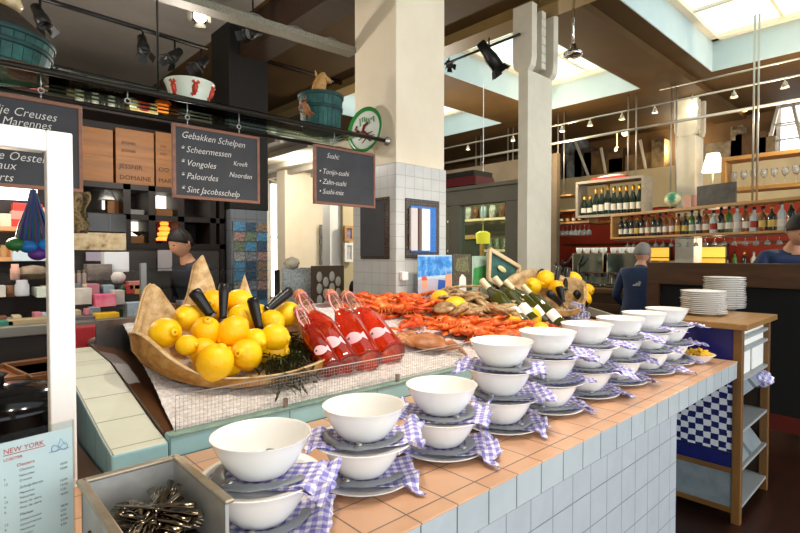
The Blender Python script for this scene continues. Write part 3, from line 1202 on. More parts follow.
def bottle_rose(ca, cb_, label, roll):
    root = thing('rose_bottle', label, 'bottle', cb_, 0, 'rosé bottles on the ice')
    T = along((0, 0, 0), V(ca) - V(cb_), roll)
    L = (V(ca) - V(cb_)).length
    s = L / .325
    T = T @ Matrix.Scale(s, 4)
    b = MB()
    b.lathe([(p[0], p[1], 0 if p[1] < .2 else 1) for p in BP], 28, T)
    b.build('glass_body', [ROSE, CLEARB], root)
    b = MB()
    b.lathe([(.0125, .296), (.0125, .302), (.0175, .304), (.0185, .325), (.017, .331), (0, .332)], 18, T)
    b.build('cork', CORK, root)
    b = MB()
    fish_label(b)
    b.add([], [])
    lab = MB()
    fish_label(lab)
    lab.v = [tuple(T @ V(p)) for p in lab.v]
    lo = lab.build('fish_label', PINKL, root)
    e = MB()
    for q in range(8):
        a0, a1 = q * pi / 4, (q + 1) * pi / 4
    def eye(s_, t_):
        r, a = s_ * .0045, t_ * 2 * pi
        an = -.5 + r * sin(a) / .0425
        return (.0438 * sin(an), -.0438 * cos(an), .072 + r * cos(a))
    e.grid(eye, 2, 12, 0, T)
    e.build('printed_eye', GREYI, lo)
    b = MB()
    for q in range(3):
        sx = (-1, 1, .3)[q]
        pts = []
        for i in range(9):
            t = i / 8
            pts.append(T @ V((sx * .016 * sin(t * 2.6) + .001, -.018 + .002 * sin(t * 7), .325 - t * .12)))
        b.tube(pts, [.0045] * 9, 6, flat=.25)
    b.tube([T @ V((.0195 * cos(a), .0195 * sin(a), .308)) for a in [i * pi / 6 for i in range(13)]], .0045, 6, flat=.3)
    b.build('ribbon', PINKR, root)


for (u, v), y, (u2, v2), y2, lab in (((297, 310), 2.0, (332, 369), 1.70, 'leftmost rosé bottle, lying lowest beside the seaweed'),
                                     ((299, 294), 2.1, (347, 366), 1.72, 'second rosé bottle from the left with a pink ribbon at its cork'),
                                     ((330, 294), 2.14, (369, 362), 1.76, 'third rosé bottle from the left, bright orange red'),
                                     ((346, 295), 2.18, (393, 355), 1.78, 'rightmost rosé bottle beside the wooden plank')):
    bottle_rose(at(u, v, y=y), onbed(u2, v2, .045), lab, radians(152))

# wooden planks
def plank(name, p, q, w, t, label, cat='plank', m=None):
    b = MB()
    c = (V(p) + V(q)) / 2
    b.beam(V(p) - c, V(q) - c, t, w)
    o = b.build(name, m or PINE, bev=.002)
    o.location = c
    return tag(o, label, cat)
plank('wooden_plank', onbed(362, 309, .07) , onbed(404, 343, .012), .03, .012, 'pale wooden plank between the rosé bottles and the langoustines')
plank('wooden_plank', onbed(532, 292, .06), onbed(566, 331, .015), .03, .014, 'pale wooden plank between the white wine bottles and the rolled napkins')


# langoustines and lobsters: segmented tail, carapace, claws, legs, feelers
def mk_crayfish(name, M1, seed, claw=1.0):
    rr = random.Random(seed)
    root = thing(name, name, 'langoustine')
    b = MB()
    pts, rs = [], []
    n = 27
    for i in range(n):
        t = i / (n - 1)
        x = -.10 + .10 * t
        pts.append((x, .012 * sin(t * 2.2 + seed), .012 + .006 * sin(pi * t)))
        rs.append((.0085 + .0075 * t) * (1 - .13 * ((i % 4) == 0)))
    b.tube(pts, rs, 12, flat=.8, upv=(0, 0, 1))
    for k in (-1, -.5, 0, .5, 1):
        b.ell((-.117 - .004 * (1 - abs(k)), k * .015 + pts[0][1], .009), (.018, .0065, .003), TR(rz=-k * .5), nu=10, nv=6)
    b.build('tail', M1, root)
    b = MB()
    b.tube([(-.005, pts[-1][1], .016), (.0, pts[-1][1], .017), (.025, pts[-1][1], .02), (.055, pts[-1][1] * .7, .018), (.075, pts[-1][1] * .5, .017), (.1, pts[-1][1] * .4, .021)], [.012, .0175, .0195, .016, .008, .001], 14, flat=.95, upv=(0, 0, 1))
    b.build('carapace', M1, root)
    e = MB()
    for s in (-1, 1): e.ell((.072, s * .008 + pts[-1][1] * .5, .024), (.004, .004, .004), nu=8, nv=6)
    e.build('eyes', BLK, root)
    for s in (-1, 1):
        b = MB()
        sp = rr.uniform(.3, .9)
        bend = rr.uniform(-.25, .25)
        x0, y0 = .045, s * .012
        p1 = V((.075, s * (.025 + .02 * sp), .016))
        p2 = V((.115, s * (.03 + .03 * sp), .02))
        dr = V((1, s * (.1 * sp + bend), rr.uniform(-.05, .15))).normalized()
        p3 = p2 + dr * .05 * claw
        b.tube([(x0, y0, .012), p1, p2], [.004, .0055, .0065], 8)
        b.tube([p2, p2 + dr * .012, p2 + dr * .03 * claw, p3], [.006, .0095 * claw, .0105 * claw, .007], 10, flat=.7)
        sd = V((-dr.y, dr.x, 0))
        b.tube([p3 - dr * .004 + sd * .004, p3 + dr * .022 + sd * .006, p3 + dr * .045 + sd * .001], [.0055 * claw, .0042, .001], 8)
        b.tube([p3 - dr * .004 - sd * .004, p3 + dr * .02 - sd * .008, p3 + dr * .042 - sd * .003], [.0048 * claw, .0036, .001], 8)
        b.build('claw', M1, root)
        for k in range(4):
            l = MB()
            xx = .04 - .013 * k
            l.tube([(xx, s * .012, .012), (xx + .004, s * .035, .02), (xx - .012 * k + .01, s * (.055 - .004 * k), .002)], [.0028, .0022, .001], 5)
            l.build('leg', M1, root)
        l = MB()
        l.tube([(.085, s * .006, .02), (.12, s * .03, .035), (.17, s * rr.uniform(.03, .09), .03), (.2, s * rr.uniform(.05, .14), .01)], [.0009, .0008, .0006, .0004], 4)
        l.build('feeler', M1, root)
    return root


CR = [mk_crayfish('langoustine', CORAL, 1), mk_crayfish('langoustine', CORAL, 2.3), mk_crayfish('langoustine', REDL, 3.7, 1.25)]
lang = []
for k in range(32):
    t = k / 31
    u = 374 + 146 * ((k * .618) % 1)
    if 418 < u < 440: u -= 30
    v = 305 + R.uniform(-3, 14) if u < 440 else 327 + (u - 440) * .1 + R.uniform(-5, 11)
    if u > 440 and k % 5 == 0: u, v = 420 + R.uniform(-15, 15), 325 + R.uniform(-5, 6)
    lang.append((u, v))
lang.sort(key=lambda q: q[1])
for k, (u, v) in enumerate(lang):
    p = onbed(u, v, .004 + R.uniform(0, .03))
    rz = R.choice([radians(-25), radians(-20), radians(155)]) + R.gauss(0, .45)
    rot = (R.uniform(-.5, .5), R.uniform(-.15, .15), rz)
    lab = 'orange red langoustine heaped on the ice between rosé and oysters'
    P0 = CR[k % 3]
    if k < 3:
        o = P0
        o.location, o.rotation_euler = p, rot
        o['label'], o['group'] = lab, 'langoustines heaped on the ice'
    else:
        o = dup(P0, p, rot, lab, 'langoustines heaped on the ice')
    s = R.uniform(1.1, 1.4)
    o.scale = (s, s * 1.45, s * 1.5)


def mk_crab(label, loc, rz, s, tilt=(0, 0)):
    root = thing('brown_crab', label, 'crab', loc, rz)
    root.scale = (s, s, s)
    root.rotation_euler = (tilt[0], tilt[1], rz)
    b = MB()
    def shell(a, p):
        return 1 + .03 * sin(a * 18) * (p[0] > .06) 
    prof = [(0, .002), (.045, .004), (.068, .012), (.078, .021), (.074, .028), (.058, .04), (.035, .048), (0, .051)]
    b.lathe(prof, 54, Matrix.Scale(.72, 4, (1, 0, 0)), jit=shell)
    b.build('carapace', BROWNCR, root)
    for sd in (-1, 1):
        c = MB()
        c.tube([(.04, sd * .05, .018), (.07, sd * .075, .02), (.085, sd * .06, .022)], [.011, .014, .013], 10)
        c.tube([(.085, sd * .062, .022), (.1, sd * .04, .024), (.105, sd * .02, .024)], [.012, .021, .017], 12, flat=.65, upv=(0, 0, 1))
        c.build('claw', BROWNCR, root)
        c = MB()
        c.tube([(.1, sd * .028, .024), (.113, sd * .012, .024), (.108, sd * -.006, .022)], [.009, .007, .002], 8)
        c.tube([(.107, sd * .024, .024), (.098, sd * .008, .024), (.102, sd * -.004, .022)], [.009, .006, .002], 8)
        c.build('pincer', HANDLE, root)
        for k in range(4):
            l = MB()
            x = .025 - k * .022
            l.tube([(x, sd * .06, .018), (x - .004 * k, sd * .098, .032), (x - .012 * k, sd * .12, .012), (x - .015 * k - .005, sd * .135, .0)], [.0075, .0075, .005, .0015], 8)
            l.build('leg', BROWNCR, root)
    return root
p = onbed(430, 352, .0)
mk_crab('brown crab lying on the bare ice in front of the langoustines', p + V((0, .03, .01)), radians(60), 1.5, (.15, -.1))
p = onbed(566, 332, .005)
mk_crab('brown crab at the front of the ice beside the pale plank', p, radians(-60), 1.1)
mk_crab('brown crab lying on top of the heap beside the lemon pair', onbed(470, 323, .02), radians(30), .8, (.2, .1))

# oysters in a pale shell dish
OYS = []
for q in range(4):
    b = MB()
    def lump(a, p): return 1 + .22 * noise.noise(V((cos(a) * 1.6 + q * 3, sin(a) * 1.6, p[1] * 30))) + .05 * sin(a * 9 + q)
    b.lathe([(0, 0), (.02, .001), (.036, .007), (.042, .013), (.04, .018), (.03, .024), (.015, .029), (0, .03)], 26, Matrix.Scale(1.45, 4, (1, 0, 0)), jit=lump)
    o = b.build('oyster', OYSTER)
    tag(o, 'rough brown oyster heaped behind the langoustines', 'oyster', 'oysters heaped on the ice')
    OYS.append(o)
for k in range(52):
    u = 442 + 78 * ((k * .618) % 1)
    v = 296 + (u - 442) * .13 + R.uniform(-4, 19) * (1 if u < 500 else .7)
    p = onbed(u, v, .05 + .05 * R.random())
    rot = (R.uniform(-.6, .6), R.uniform(-.6, .6), R.uniform(0, 6))
    o = OYS[k % 4]
    if k >= 4: o = dup(o, p, rot)
    o.location, o.rotation_euler = p, rot
    s = R.uniform(1.1, 1.7)
    o.scale = (s, s, s)
b = MB()
rim = [onbed(430, 296, .055), onbed(437, 291, .085), onbed(455, 287, .1), onbed(475, 286, .1), onbed(495, 288, .09)]
b.tube(rim, [.008, .012, .013, .012, .006], 10, flat=.5)
o = b.build('shell_dish', SPATHEB)
tag(o, 'pale curved shell edge behind the oysters', 'shell')
for u, v, w, lab in ((440, 300, 20, 'lemon behind the langoustines, left of the oysters'), (455, 308, 24, 'lemon lying among langoustines, right of another lemon'), (531, 318, 22, 'lemon on top of the group in front of the white wine'),
                     (513, 322, 19, 'lemon at the left of the group in front of the white wine'), (524, 333, 16, 'lemon low in front of the group by the white wine'), (541, 331, 18, 'lemon at the right of the group by the white wine')):
    lemon(onbed(u, v, .1 if u < 460 else .05), w, lab, 'lemons on the ice')

# white wine bottles
WB = [(0, .01), (.03, .002), (.036, 0), (.0375, .005), (.0375, .17), (.034, .195), (.022, .222), (.0155, .24), (.0145, .295), (.016, .296), (.016, .306), (0, .306)]
def wine_bottle(ca, cb_, label):
    root = thing('wine_bottle', label, 'bottle', cb_, 0, 'white wine bottles on the ice')
    T = along((0, 0, 0), V(ca) - V(cb_)) @ Matrix.Scale((V(ca) - V(cb_)).length / .306, 4)
    MB().lathe(WB, 24, T).build('glass_body', GREENB, root)
    b = MB()
    b.lathe([(.0158, .245), (.0155, .294), (.0168, .296), (.0168, .307), (0, .308)], 18, T)
    b.build('capsule', CAPS, root)
    b = MB()
    b.grid(lambda s, t: (.038 * cos(-.13 + s * 2.1), .038 * sin(-.13 + s * 2.1), .035 + t * .06), 12, 3, 0, T)
    b.build('paper_label', PAPER, root)
for (u, v), y, (u2, v2), lab in (((482, 281), 2.16, (522, 325), 'leftmost white wine bottle behind the oysters'), ((495, 278), 2.14, (533, 322), 'second white wine bottle from the left with cream capsule'),
                                 ((505, 281), 2.05, (546, 322), 'third white wine bottle from the left with cream capsule'), ((523, 286), 1.98, (561, 326), 'rightmost white wine bottle beside the pale plank')):
    wine_bottle(at(u, v, y=y), onbed(u2, v2, .04), lab)

# second husk basket with lemons and knives
B2 = V((3.28, 1.98, 1.12))
husk_basket('husk_basket', 'smaller husk basket with lemons and black handles behind the rolled napkins', B2, .29, .2, .2,
            [(radians(95), .2, 1.2), (radians(170), .06, .5), (radians(10), .1, .6)], .08, radians(-40), lambda c, s: .04 * s)
for u, v, w, y, lab in ((533, 286, 17, 2.0, 'lemon at the left of the smaller husk basket'), (545, 279, 18, 2.05, 'lemon at the top left of the smaller husk basket'), (573, 281, 18, 1.98, 'lemon at the top right of the smaller husk basket'),
                        (578, 291, 17, 1.9, 'lemon below the top right one in the smaller husk basket'), (587, 290, 13, 1.88, 'lemon at the far right edge of the smaller husk basket'), (556, 288, 15, 1.95, 'lemon behind the middle black handle of the smaller husk basket'),
                        (585, 299, 13, 1.84, 'lemon low at the right edge of the smaller husk basket')):
    lemon(at(u, v, y=y), w, lab, 'lemons in the smaller husk basket')
for (u, v), (u2, v2), y, lab in (((559, 266), (556, 284), 2.0, 'knife with the tallest black handle in the smaller husk basket'), ((568, 268), (565, 288), 1.95, 'knife right of the tallest one in the smaller husk basket'),
                                 ((540, 270), (546, 280), 2.08, 'knife at the left back of the smaller husk basket'), ((559, 286), (562, 301), 1.86, 'knife with black handle at the front of the smaller husk basket'),
                                 ((575, 292), (586, 304), 1.82, 'knife leaning left at the front right of the smaller husk basket'), ((548, 292), (560, 303), 1.84, 'knife leaning left at the front left of the smaller husk basket')):
    knife(at(u, v, y=y + .02), at(u2, v2, y=y), lab, 'knives in the smaller husk basket', .028)

# rolled napkins
def rolled(p, rz, label):
    b = MB()
    pts = []
    for i in range(46):
        t = i / 45
        a = t * 5.2 * pi
        r = .006 + .026 * t
        pts.append((r * cos(a), r * sin(a)))
    b.grid(lambda s, t: (pts[min(45, int(round(s * 45)))][0], (t - .5) * .17, .033 + pts[min(45, int(round(s * 45)))][1]), 45, 6)
    o = b.build('rolled_napkin', PLAID, sol=.003)
    o.location = p
    o.rotation_euler = (0, 0, rz)
    tag(o, label, 'napkin', 'rolled napkins on the ice')
rp = onbed(577, 319, .02)
for dx_, dz_, lab in ((-.036, 0, 'rolled plaid napkin, left one of the three on the ice'), (.036, 0, 'rolled plaid napkin, right one of the three on the ice'), (0, .055, 'rolled plaid napkin lying on top of two others')):
    rolled(rp + V((dx_ * cos(-.75), dx_ * sin(-.75), dz_)), radians(-42), lab)
# pink shrimp
b = MB()
def shrimp(b, p, rz, s):
    pts = []
    for i in range(8):
        a = -.3 + i * .5
        pts.append(V(p) + V((cos(a) * .012 * cos(rz), cos(a) * .012 * sin(rz), sin(a) * .01)) * s)
    b.tube(pts, [.001, .003, .0042, .0045, .004, .0035, .0025, .001], 6)
for k in range(500):
    u, v = R.uniform(590, 640), R.uniform(306, 328)
    p = onbed(u, v, .006 + .012 * R.random())
    if p.x > 3.57: continue
    shrimp(b, p, R.uniform(0, 6.3), R.uniform(.9, 1.4))
o = b.build('pink_shrimp', mat('shrimp_shell', 'dc8a5c', .4, c2='f0b890', vs=40))
o['kind'] = 'stuff'
tag(o, 'heap of small pink shrimp at the right end of the ice', 'shrimp')

# picture cards and the little wooden frame standing at the back of the display
def card(u0, v0, u1, v1, y, label, cols, shapes):
    p, q = at(u0, v1, y=y), at(u1, v0, y=y)
    q2 = at(u0, v0, y=y)
    W, H = q.x - p.x, q2.z - p.z
    root = thing('picture_card', label, 'picture card', p, 0, None)
    b = MB()
    b.box(0, 0, 0, W, .004, H, 0)
    b.build('card', mat(*cols), root)
    for kk, (nm, m, poly) in enumerate(shapes):
        s = MB()
        s.prism([(x * W, z * H) for x, z in poly], .001 + .0006 * kk, Matrix(((1, 0, 0, 0), (0, 0, -1, 0), (0, 1, 0, 0), (0, 0, 0, 1))))
        s.build(nm, m, root)
SEA = mat('printed_sea', '2f7fd0', .35, stops=[(.3, '1b5cae'), (.5, '3c8fdc'), (.7, 'a8d4f0')], vs=16)
FL = mat('printed_skin', 'e2a27e', .5)
card(418, 255, 452, 304, 2.47, 'picture card of blue sea and bathing figures before the tiled column', ('printed_sky', 'a4c4e0', .35, 0, 'c8dcec', 20), [
    ('printed_sea', SEA, [(0, .55), (1, .58), (1, .97), (0, .97)]), ('printed_sand', mat('printed_sand', 'b8b4c4', .5), [(0, 0), (1, 0), (1, .5), (0, .5)]),
    ('printed_figure', FL, [(.12, .3), (.24, .3), (.26, .5), (.1, .52)]), ('printed_figure', mat('printed_trunks', '2858b0', .5), [(.55, .2), (.8, .18), (.82, .45), (.58, .48)]),
    ('printed_figure', FL, [(.78, .3), (.97, .2), (.98, .6), (.8, .58)]), ('printed_figure', mat('printed_red', 'd8553c', .5), [(.1, .48), (.25, .48), (.22, .56), (.12, .56)])])
card(453, 254, 471, 302, 2.49, 'dark picture card with a pale figure between the sea card and green card', ('printed_dark', '3a342a', .4, 0, '6a6048', 60), [
    ('printed_figure', PAPER, [(.3, .1), (.75, .1), (.7, .5), (.5, .58), (.35, .5)]), ('printed_foliage', mat('printed_foliage', '8a8a62', .5, c2='4a4a30', vs=60), [(.1, .65), (.9, .6), (.8, .95), (.2, .9)])])
card(472, 256, 487, 298, 2.5, 'green and pale picture card left of the pale blue card', ('printed_pale', '9ab8a4', .4, 0, 'b8d0c0', 20), [
    ('printed_green', mat('printed_green', '2f8a44', .5, c2='5aa860', vs=20), [(.05, .3), (.95, .3), (.9, .78), (.1, .7)]), ('printed_red', mat('printed_red', 'd8553c', .5), [(.2, .05), (.6, .05), (.5, .25)])])
card(486, 253, 493, 297, 2.51, 'narrow pale blue card beside the tilted wooden frame', ('printed_ice_blue', 'b0d8e0', .4, 0, '7ab4c4', 30), [('printed_stripe', mat('printed_teal', '3a8aa0', .5), [(.1, .5), (.9, .45), (.9, .6), (.1, .7)])])
c4 = [at(489.5, 249, y=2.42), at(519.5, 267, y=2.36), at(514.5, 291, y=2.36), at(488.5, 279, y=2.42)]
fr = thing('display_easel', 'tilted pale wooden frame standing behind the white wine bottles', 'frame', c4[3])
b = MB()
for i in range(4):
    b.beam(c4[i], c4[(i + 1) % 4], .03, .026, up=(0, 1, .1))
b.build('frame_bars', PINE, fr, True, bev=.002)
b = MB()
b.add([p + V((0, .012, 0)) for p in c4] + [p + V((0, .018, 0)) for p in c4], [(0, 1, 2, 3), (7, 6, 5, 4), (0, 4, 5, 1), (1, 5, 6, 2), (2, 6, 7, 3), (3, 7, 4, 0)], 0, False)
b.build('painted_panel', mat('printed_forest', '3c6c62', .5, c2='28544c', vs=14), fr, True)
b = MB()
cc = sum(c4, V()) / 4
b.ell(cc + V((-.01, .004, .02)), (.06, .006, .022), TR(ry=.35), nu=24, nv=8)
b.build('cream_patch', mat('printed_cream', 'e8dfa8', .5), fr, True)

# ================================================================ OVER THE COUNTER: RAIL, SHELF, BOARDS
RY, RZ = 2.665, 2.345
IRON = mat('dark_iron', '2a2723', .45, .6)
sh = thing('hanging_glass_shelf', 'long glass shelf on dark iron rails over the display', 'shelf', (.9, 2.85, RZ))
for nm, y, z, r in (('front_rail', RY, RZ, .014), ('back_rail', 3.06, RZ - .01, .012)):
    MB().tube([(-1.2, y, z), (2.35, y, z)], r, 10).build(nm, IRON, sh, True)
b = MB()
b.box(-1.2, RY + .01, RZ + .012, 2.17, 3.07, RZ + .022)
b.build('glass_pane', GLASSG, sh, True)
b = MB()
b.lathe([(0, -.004), (.03, -.003), (.032, .004), (.02, .012), (.016, .03)], 20, TR((2.352, RY, RZ), ry=-pi / 2))
b.build('wall_bracket', STEEL, sh, True)
b = MB()
b.tube([(.9, 2.86, RZ + .03), (.9, 2.86, CZ)], .006, 6)
b.build('hanging_rod', IRON, sh, True)


def board(name, label, x0, x1, z0, z1, lines, hooks):
    """slate with a wooden frame, hung from the front rail; lines: (text, x, z, size) in fractions and metres"""
    root = thing(name, label, 'chalkboard', ((x0 + x1) / 2, RY, z0), 0, 'chalkboards under the rail')
    W, H = x1 - x0, z1 - z0
    fw = .016
    b = MB()
    b.box(-W / 2 + fw, -.006, fw, W / 2 - fw, .006, H - fw)
    b.build('slate', SLATE, root)
    b = MB()
    b.box(-W / 2, -.011, 0, W / 2, .011, fw).box(-W / 2, -.011, H - fw, W / 2, .011, H)
    b.box(-W / 2, -.011, fw, -W / 2 + fw, .011, H - fw).box(W / 2 - fw, -.011, fw, W / 2, .011, H - fw)
    b.build('board_frame', FRAMEW, root, bev=.002)
    TX = Matrix(((1, 0, 0, 0), (0, 0, -1, -.0065), (0, 1, 0, 0), (0, 0, 0, 1)))
    for k, (t, fx, z, size) in enumerate(lines):
        b = MB()
        b.mesh(text_mesh(t, size * .93, .0003, .3, thin=.009, sx=.9), TX @ Matrix.Translation((-W / 2 + fx * W, H * z, 0)) @ Matrix.Rotation(radians((-1, .7, -.4, .5)[k % 4]), 4, 'Z'))
        b.build('chalk_lettering', CHALK, root)
    for hx in hooks:
        h = MB()
        zt = RZ - z0
        px = hx - (x0 + x1) / 2
        h.tube([(px, 0, H), (px, 0, H + .03)], .003, 6)
        h.tube([(px + .011 * cos(a), 0, H + .04 + .011 * sin(a)) for a in [i * pi / 6 for i in range(13)]], .003, 6)
        h.tube([(px, 0, H + .05), (px, 0, zt - .012)], .003, 6)
        h.build('hook', STEEL, root)
    return root
board('chalkboard', 'chalkboard listing fried shellfish, middle one of the three under the rail', .902, 1.378, 1.84, 2.218,
      [('Gebakken Schelpen', .09, .82, .052), ('* Scheermessen', .08, .63, .05), ('* Vongoles', .08, .45, .05), ('* Palourdes', .08, .27, .05), ('* Sint Jacobsschelp', .08, .09, .05), ('Kreeft', .67, .53, .038), ('Noorden', .62, .36, .042)], (.98, 1.26))
board('chalkboard', 'sushi chalkboard, rightmost of the three under the rail', 1.743, 2.234, 1.868, 2.236,
      [('Sushi:', .19, .80, .05), ('• Tonijn-sushi', .07, .52, .05), ('• Zalm-sushi', .07, .35, .05), ('• Sushi-mix', .07, .18, .05)], (1.9,))
board('chalkboard', 'wide oyster chalkboard at the left behind the white post', -.42, .511, 1.832, 2.22,
      [('Broodje Creuses', .555, .79, .055), ('Marennes', .69, .67, .052), ('Nieuwe Oesters', .54, .30, .055), ('Bordeaux', .555, .19, .052), ('Desserts', .56, .07, .052)], (.36,))
o = MB()
o.tube([(.7, RY + .0, RZ - .014), (.7, RY, RZ - .05)], .003, 6)
o.tube([(.7 + .012 * cos(a), RY, RZ - .06 + .012 * sin(a)) for a in [i * pi / 6 for i in range(13)]], .003, 6)
o = o.build('hanging_hook', STEEL, loc=(.7, RY, RZ))
tag(o, 'bare ring hook on the rail between the left and middle chalkboards', 'hook')


def bushel(name, label, p, r, h, tone, tone2, n=28):
    root = thing(name, label, 'basket', p, .3)
    b = MB()
    for i in range(n):
        a = 2 * pi * i / n
        w = pi * r / n * .96
        T = TR((0, 0, 0), rz=a)
        q = r * .86
        vs = [(q, -w * .86, 0), (q + .004, -w * .86, 0), (q + .004, w * .86, 0), (q, w * .86, 0), (r, -w, h), (r + .005, -w, h), (r + .005, w, h), (r, w, h)]
        b.add(vs, [(0, 3, 2, 1), (4, 5, 6, 7), (0, 1, 5, 4), (2, 3, 7, 6), (1, 2, 6, 5), (3, 0, 4, 7)], 0, False, T)
    b.lathe([(0, .004), (r * .86, .004), (r * .86, 0), (0, 0)], n, TR(rz=.1))
    b.build('staves', tone, root)
    for z, k in ((.06, .86), (.62, .96), (.95, 1.0)):
        c = MB()
        q = r * (.86 + .14 * z) + .006
        c.lathe([(q, h * z - .012), (q + .005, h * z - .01), (q + .006, h * z + .01), (q, h * z + .012)], 40)
        c.build('hoop', tone2, root)
    for s in (-1, 1):
        c = MB()
        c.tube([(s * (r + .008), -.03, h * .7), (s * (r + .035), -.025, h * .68), (s * (r + .035), .025, h * .68), (s * (r + .008), .03, h * .7)], .004, 6)
        c.build('handle', tone2, root)
    return root
zs = RZ + .022
pb = at(321, 138, y=2.86)
bushel('bushel_basket', 'small teal bushel basket with a carved wooden animal in it, on the glass shelf', (pb.x, 2.86, zs), .142, .245, TEALW, TEALD)
wa = MB()
q = V((pb.x - .02, 2.86, zs + .2))
wa.tube([q + V((0, 0, 0)), q + V((0, 0, .07)), q + V((.01, 0, .12)), q + V((.03, -.01, .17)), q + V((.025, -.02, .2))], [.045, .05, .045, .038, .012], 12)
wa.ell(q + V((.045, -.035, .15)), (.035, .022, .02), TR(rz=-.6, ry=.5))
wa.tube([q + V((-.01, 0, .17)), q + V((-.02, .01, .21))], [.012, .003], 6)
o = wa.build('carved_animal', wood('striped_wood', '7a4a1c', 'd8a860', 12, 'x', .5), loc=q)
tag(o, 'carved striped wooden animal standing in the small teal basket', 'figurine')
cr = mk_crab('reddish crab hanging at the left side of the small teal basket', (pb.x - .16, 2.8, zs + .12), radians(100), .5, (1.2, .3))
bushel('bushel_basket', 'big teal bushel basket on the shelf at the top left', (.2, 2.92, zs), .245, .15, TEALW, TEALD, 34)
c = MB()
c.lathe([(.24, 0), (.245, .01), (.13, .12), (.07, .15), (0, .155)], 40)
o = c.build('dome_cover', mat('dark_sacking', '241a12', .8, c2='33261a', vs=40))
o.location = (.2, 2.92, zs + .15)
tag(o, 'dark domed cover over the big teal basket', 'cover')
c = MB()
c.lathe([(0, 0), (.05, 0), (.065, .02), (.05, .06), (.03, .075), (.028, .11), (.04, .125), (0, .13)], 24)
o = c.build('pottery_jug', mat('ochre_glaze', 'b98a4a', .3, c2='d8c8a0', vs=16))
o.location = (.27, 2.92, zs + .30)
tag(o, 'small ochre jug standing on top of the big teal basket', 'jug')

# enamel bowl painted with lobsters
pe = at(190, 106, y=2.82)
er = thing('enamel_bowl', 'white enamel bowl painted with red lobsters on the glass shelf', 'bowl', (pe.x, 2.82, zs))
MB().lathe([(0, .003), (.085, .003), (.088, 0), (.09, .006), (.11, .06), (.125, .115), (.13, .118), (.127, .112), (.105, .055), (.085, .01), (0, .008)], 40).build('bowl_body', mat('cream_enamel', 'e6ecdc', .2, c2='dce6d4', vs=10), er)
def on_bowl(a, z): 
    r = .0925 + (.125 - .0905) * (z / .115) + .002
    return V((r * cos(a), r * sin(a), z))
LOB = mat('painted_lobster_red', 'b02a16', .3, c2='c83a20', vs=40)
for a0 in (radians(205), radians(262), radians(320)):
    c = MB()
    for pts, rs in (([(0, .03), (0, .05), (.02, .075), (.03, .09)], [.006, .013, .016, .006]), ([(.03, .085), (-.1, .1)], [.004, .009]), ([(.02, .085), (.16, .098)], [.004, .01]), ([(0, .04), (-.14, .03)], [.004, .009]), ([(.0, .05), (.15, .05)], [.003, .003]), ([(0, .06), (-.13, .066)], [.003, .003])):
        c.tube([on_bowl(a0 + p[0], p[1]) for p in pts], rs, 8, flat=1)
    c.build('painted_lobster', LOB, er)

# round plate sign on column 1
pl = at(371, 128, x=2.30)
root = thing('hanging_plate', 'round white plate with green rim and red lobster against the column', 'plate', (2.318, 2.86, pl.z))
T = TR(rz=0, ry=-pi / 2) 
T = Matrix.Rotation(radians(8), 4, 'Z') @ Matrix.Rotation(-pi / 2 + .1, 4, 'Y')
b = MB()
b.lathe([(0, .0), (.13, .0), (.165, .012), (.166, .015), (.13, .006), (0, .005)], 40, T)
b.build('plate_disc', mat('plate_white', 'e6ebe0', .3), root)
b = MB()
b.lathe([(.138, .0075), (.166, .0155), (.167, .0185), (.138, .0105)], 40, T)
b.build('green_rim', mat('green_rim', '2f8c3c', .3), root)
b = MB()
for pts, rs in (([(-.05, .02), (-.01, .01), (.03, -.03), (.05, -.06)], [.012, .02, .018, .01]), ([(-.04, .02), (-.08, .05), (-.07, .08)], [.008, .012, .008]), ([(-.02, .03), (-.01, .07), (.02, .09)], [.008, .012, .008]), ([(.0, .0), (.06, .01)], [.004, .003]), ([(.02, -.02), (.08, -.02)], [.004, .003]), ([(0, -.01), (-.05, -.04)], [.004, .003]), ([(.02, -.03), (-.02, -.07)], [.004, .003])):
    b.tube([T @ V((p[1] * .9 - .03, -p[0] * 1.2, .008)) for p in pts], rs, 8, flat=1)
b.build('painted_lobster', mat('dark_red_print', '7c1410', .4), root)
b = MB()
for k in range(7):
    b.tube([T @ V((.05 + .02 * sin(k * 1.7), -.08 + k * .022, .007)), T @ V((.09 - .01 * sin(k), -.07 + k * .022, .007))], .005, 5)
b.build('painted_leaves', mat('green_print', '5c9a58', .5), root)

# column fittings: slate, framed menus, thermostat
b = MB()
p, q = at(360.5, 200, x=2.35), at(389, 259, x=2.35)
root = thing('wall_slate', 'dark slate with mosaic border on the left face of the tiled column', 'slate', (2.35, p.y, q.z))
H = p.z - q.z
W = p.y - q.y
b.box(0, -W, 0, .006, 0, H)
MOS = tiles('mosaic_border', '5a4430', '1c1612', .02, .02, 'yz', c2='3a2c20', mort=.003)
b.build('mosaic_border', MOS, root)
b = MB()
b.box(-.003, -W + .05, .02, .003, -.0, H - .03)
b.build('slate', SLATE, root)
p, q = at(405.5, 198, y=2.575), at(438.5, 258, y=2.575)
root = thing('mosaic_board', 'dark mosaic panel with blue border and pinned menus on the right column face', 'panel', (p.x, 2.575, q.z))
W, H = q.x - p.x, p.z - q.z
MOSX = tiles('mosaic_border_front', '55412e', '1c1612', .02, .02, 'xz', c2='3a2c20', mort=.003)
b = MB()
b.box(0, -.006, 0, W, .006, H)
b.build('mosaic_border', MOSX, root)
b = MB()
b.box(W * .12, -.012, H * .1, W * .88, -.004, H * .88)
b.build('blue_panel', mat('printed_blue_panel', '1f5fb4', .4, c2='2f7ad0', vs=60), root)
for k, (a, c) in enumerate(((.08, .27), (.3, .36), (.4, .64))):
    b = MB()
    b.box(W * a, -.03, H * .13, W * c, -.012, H * .84)
    b.build('menu_leaf', mat(('grey_paper', 'brown_spine', 'white_paper')[k], ('c8c4c4', '6a5040', 'f0efe9')[k], .6), root)
b = MB()
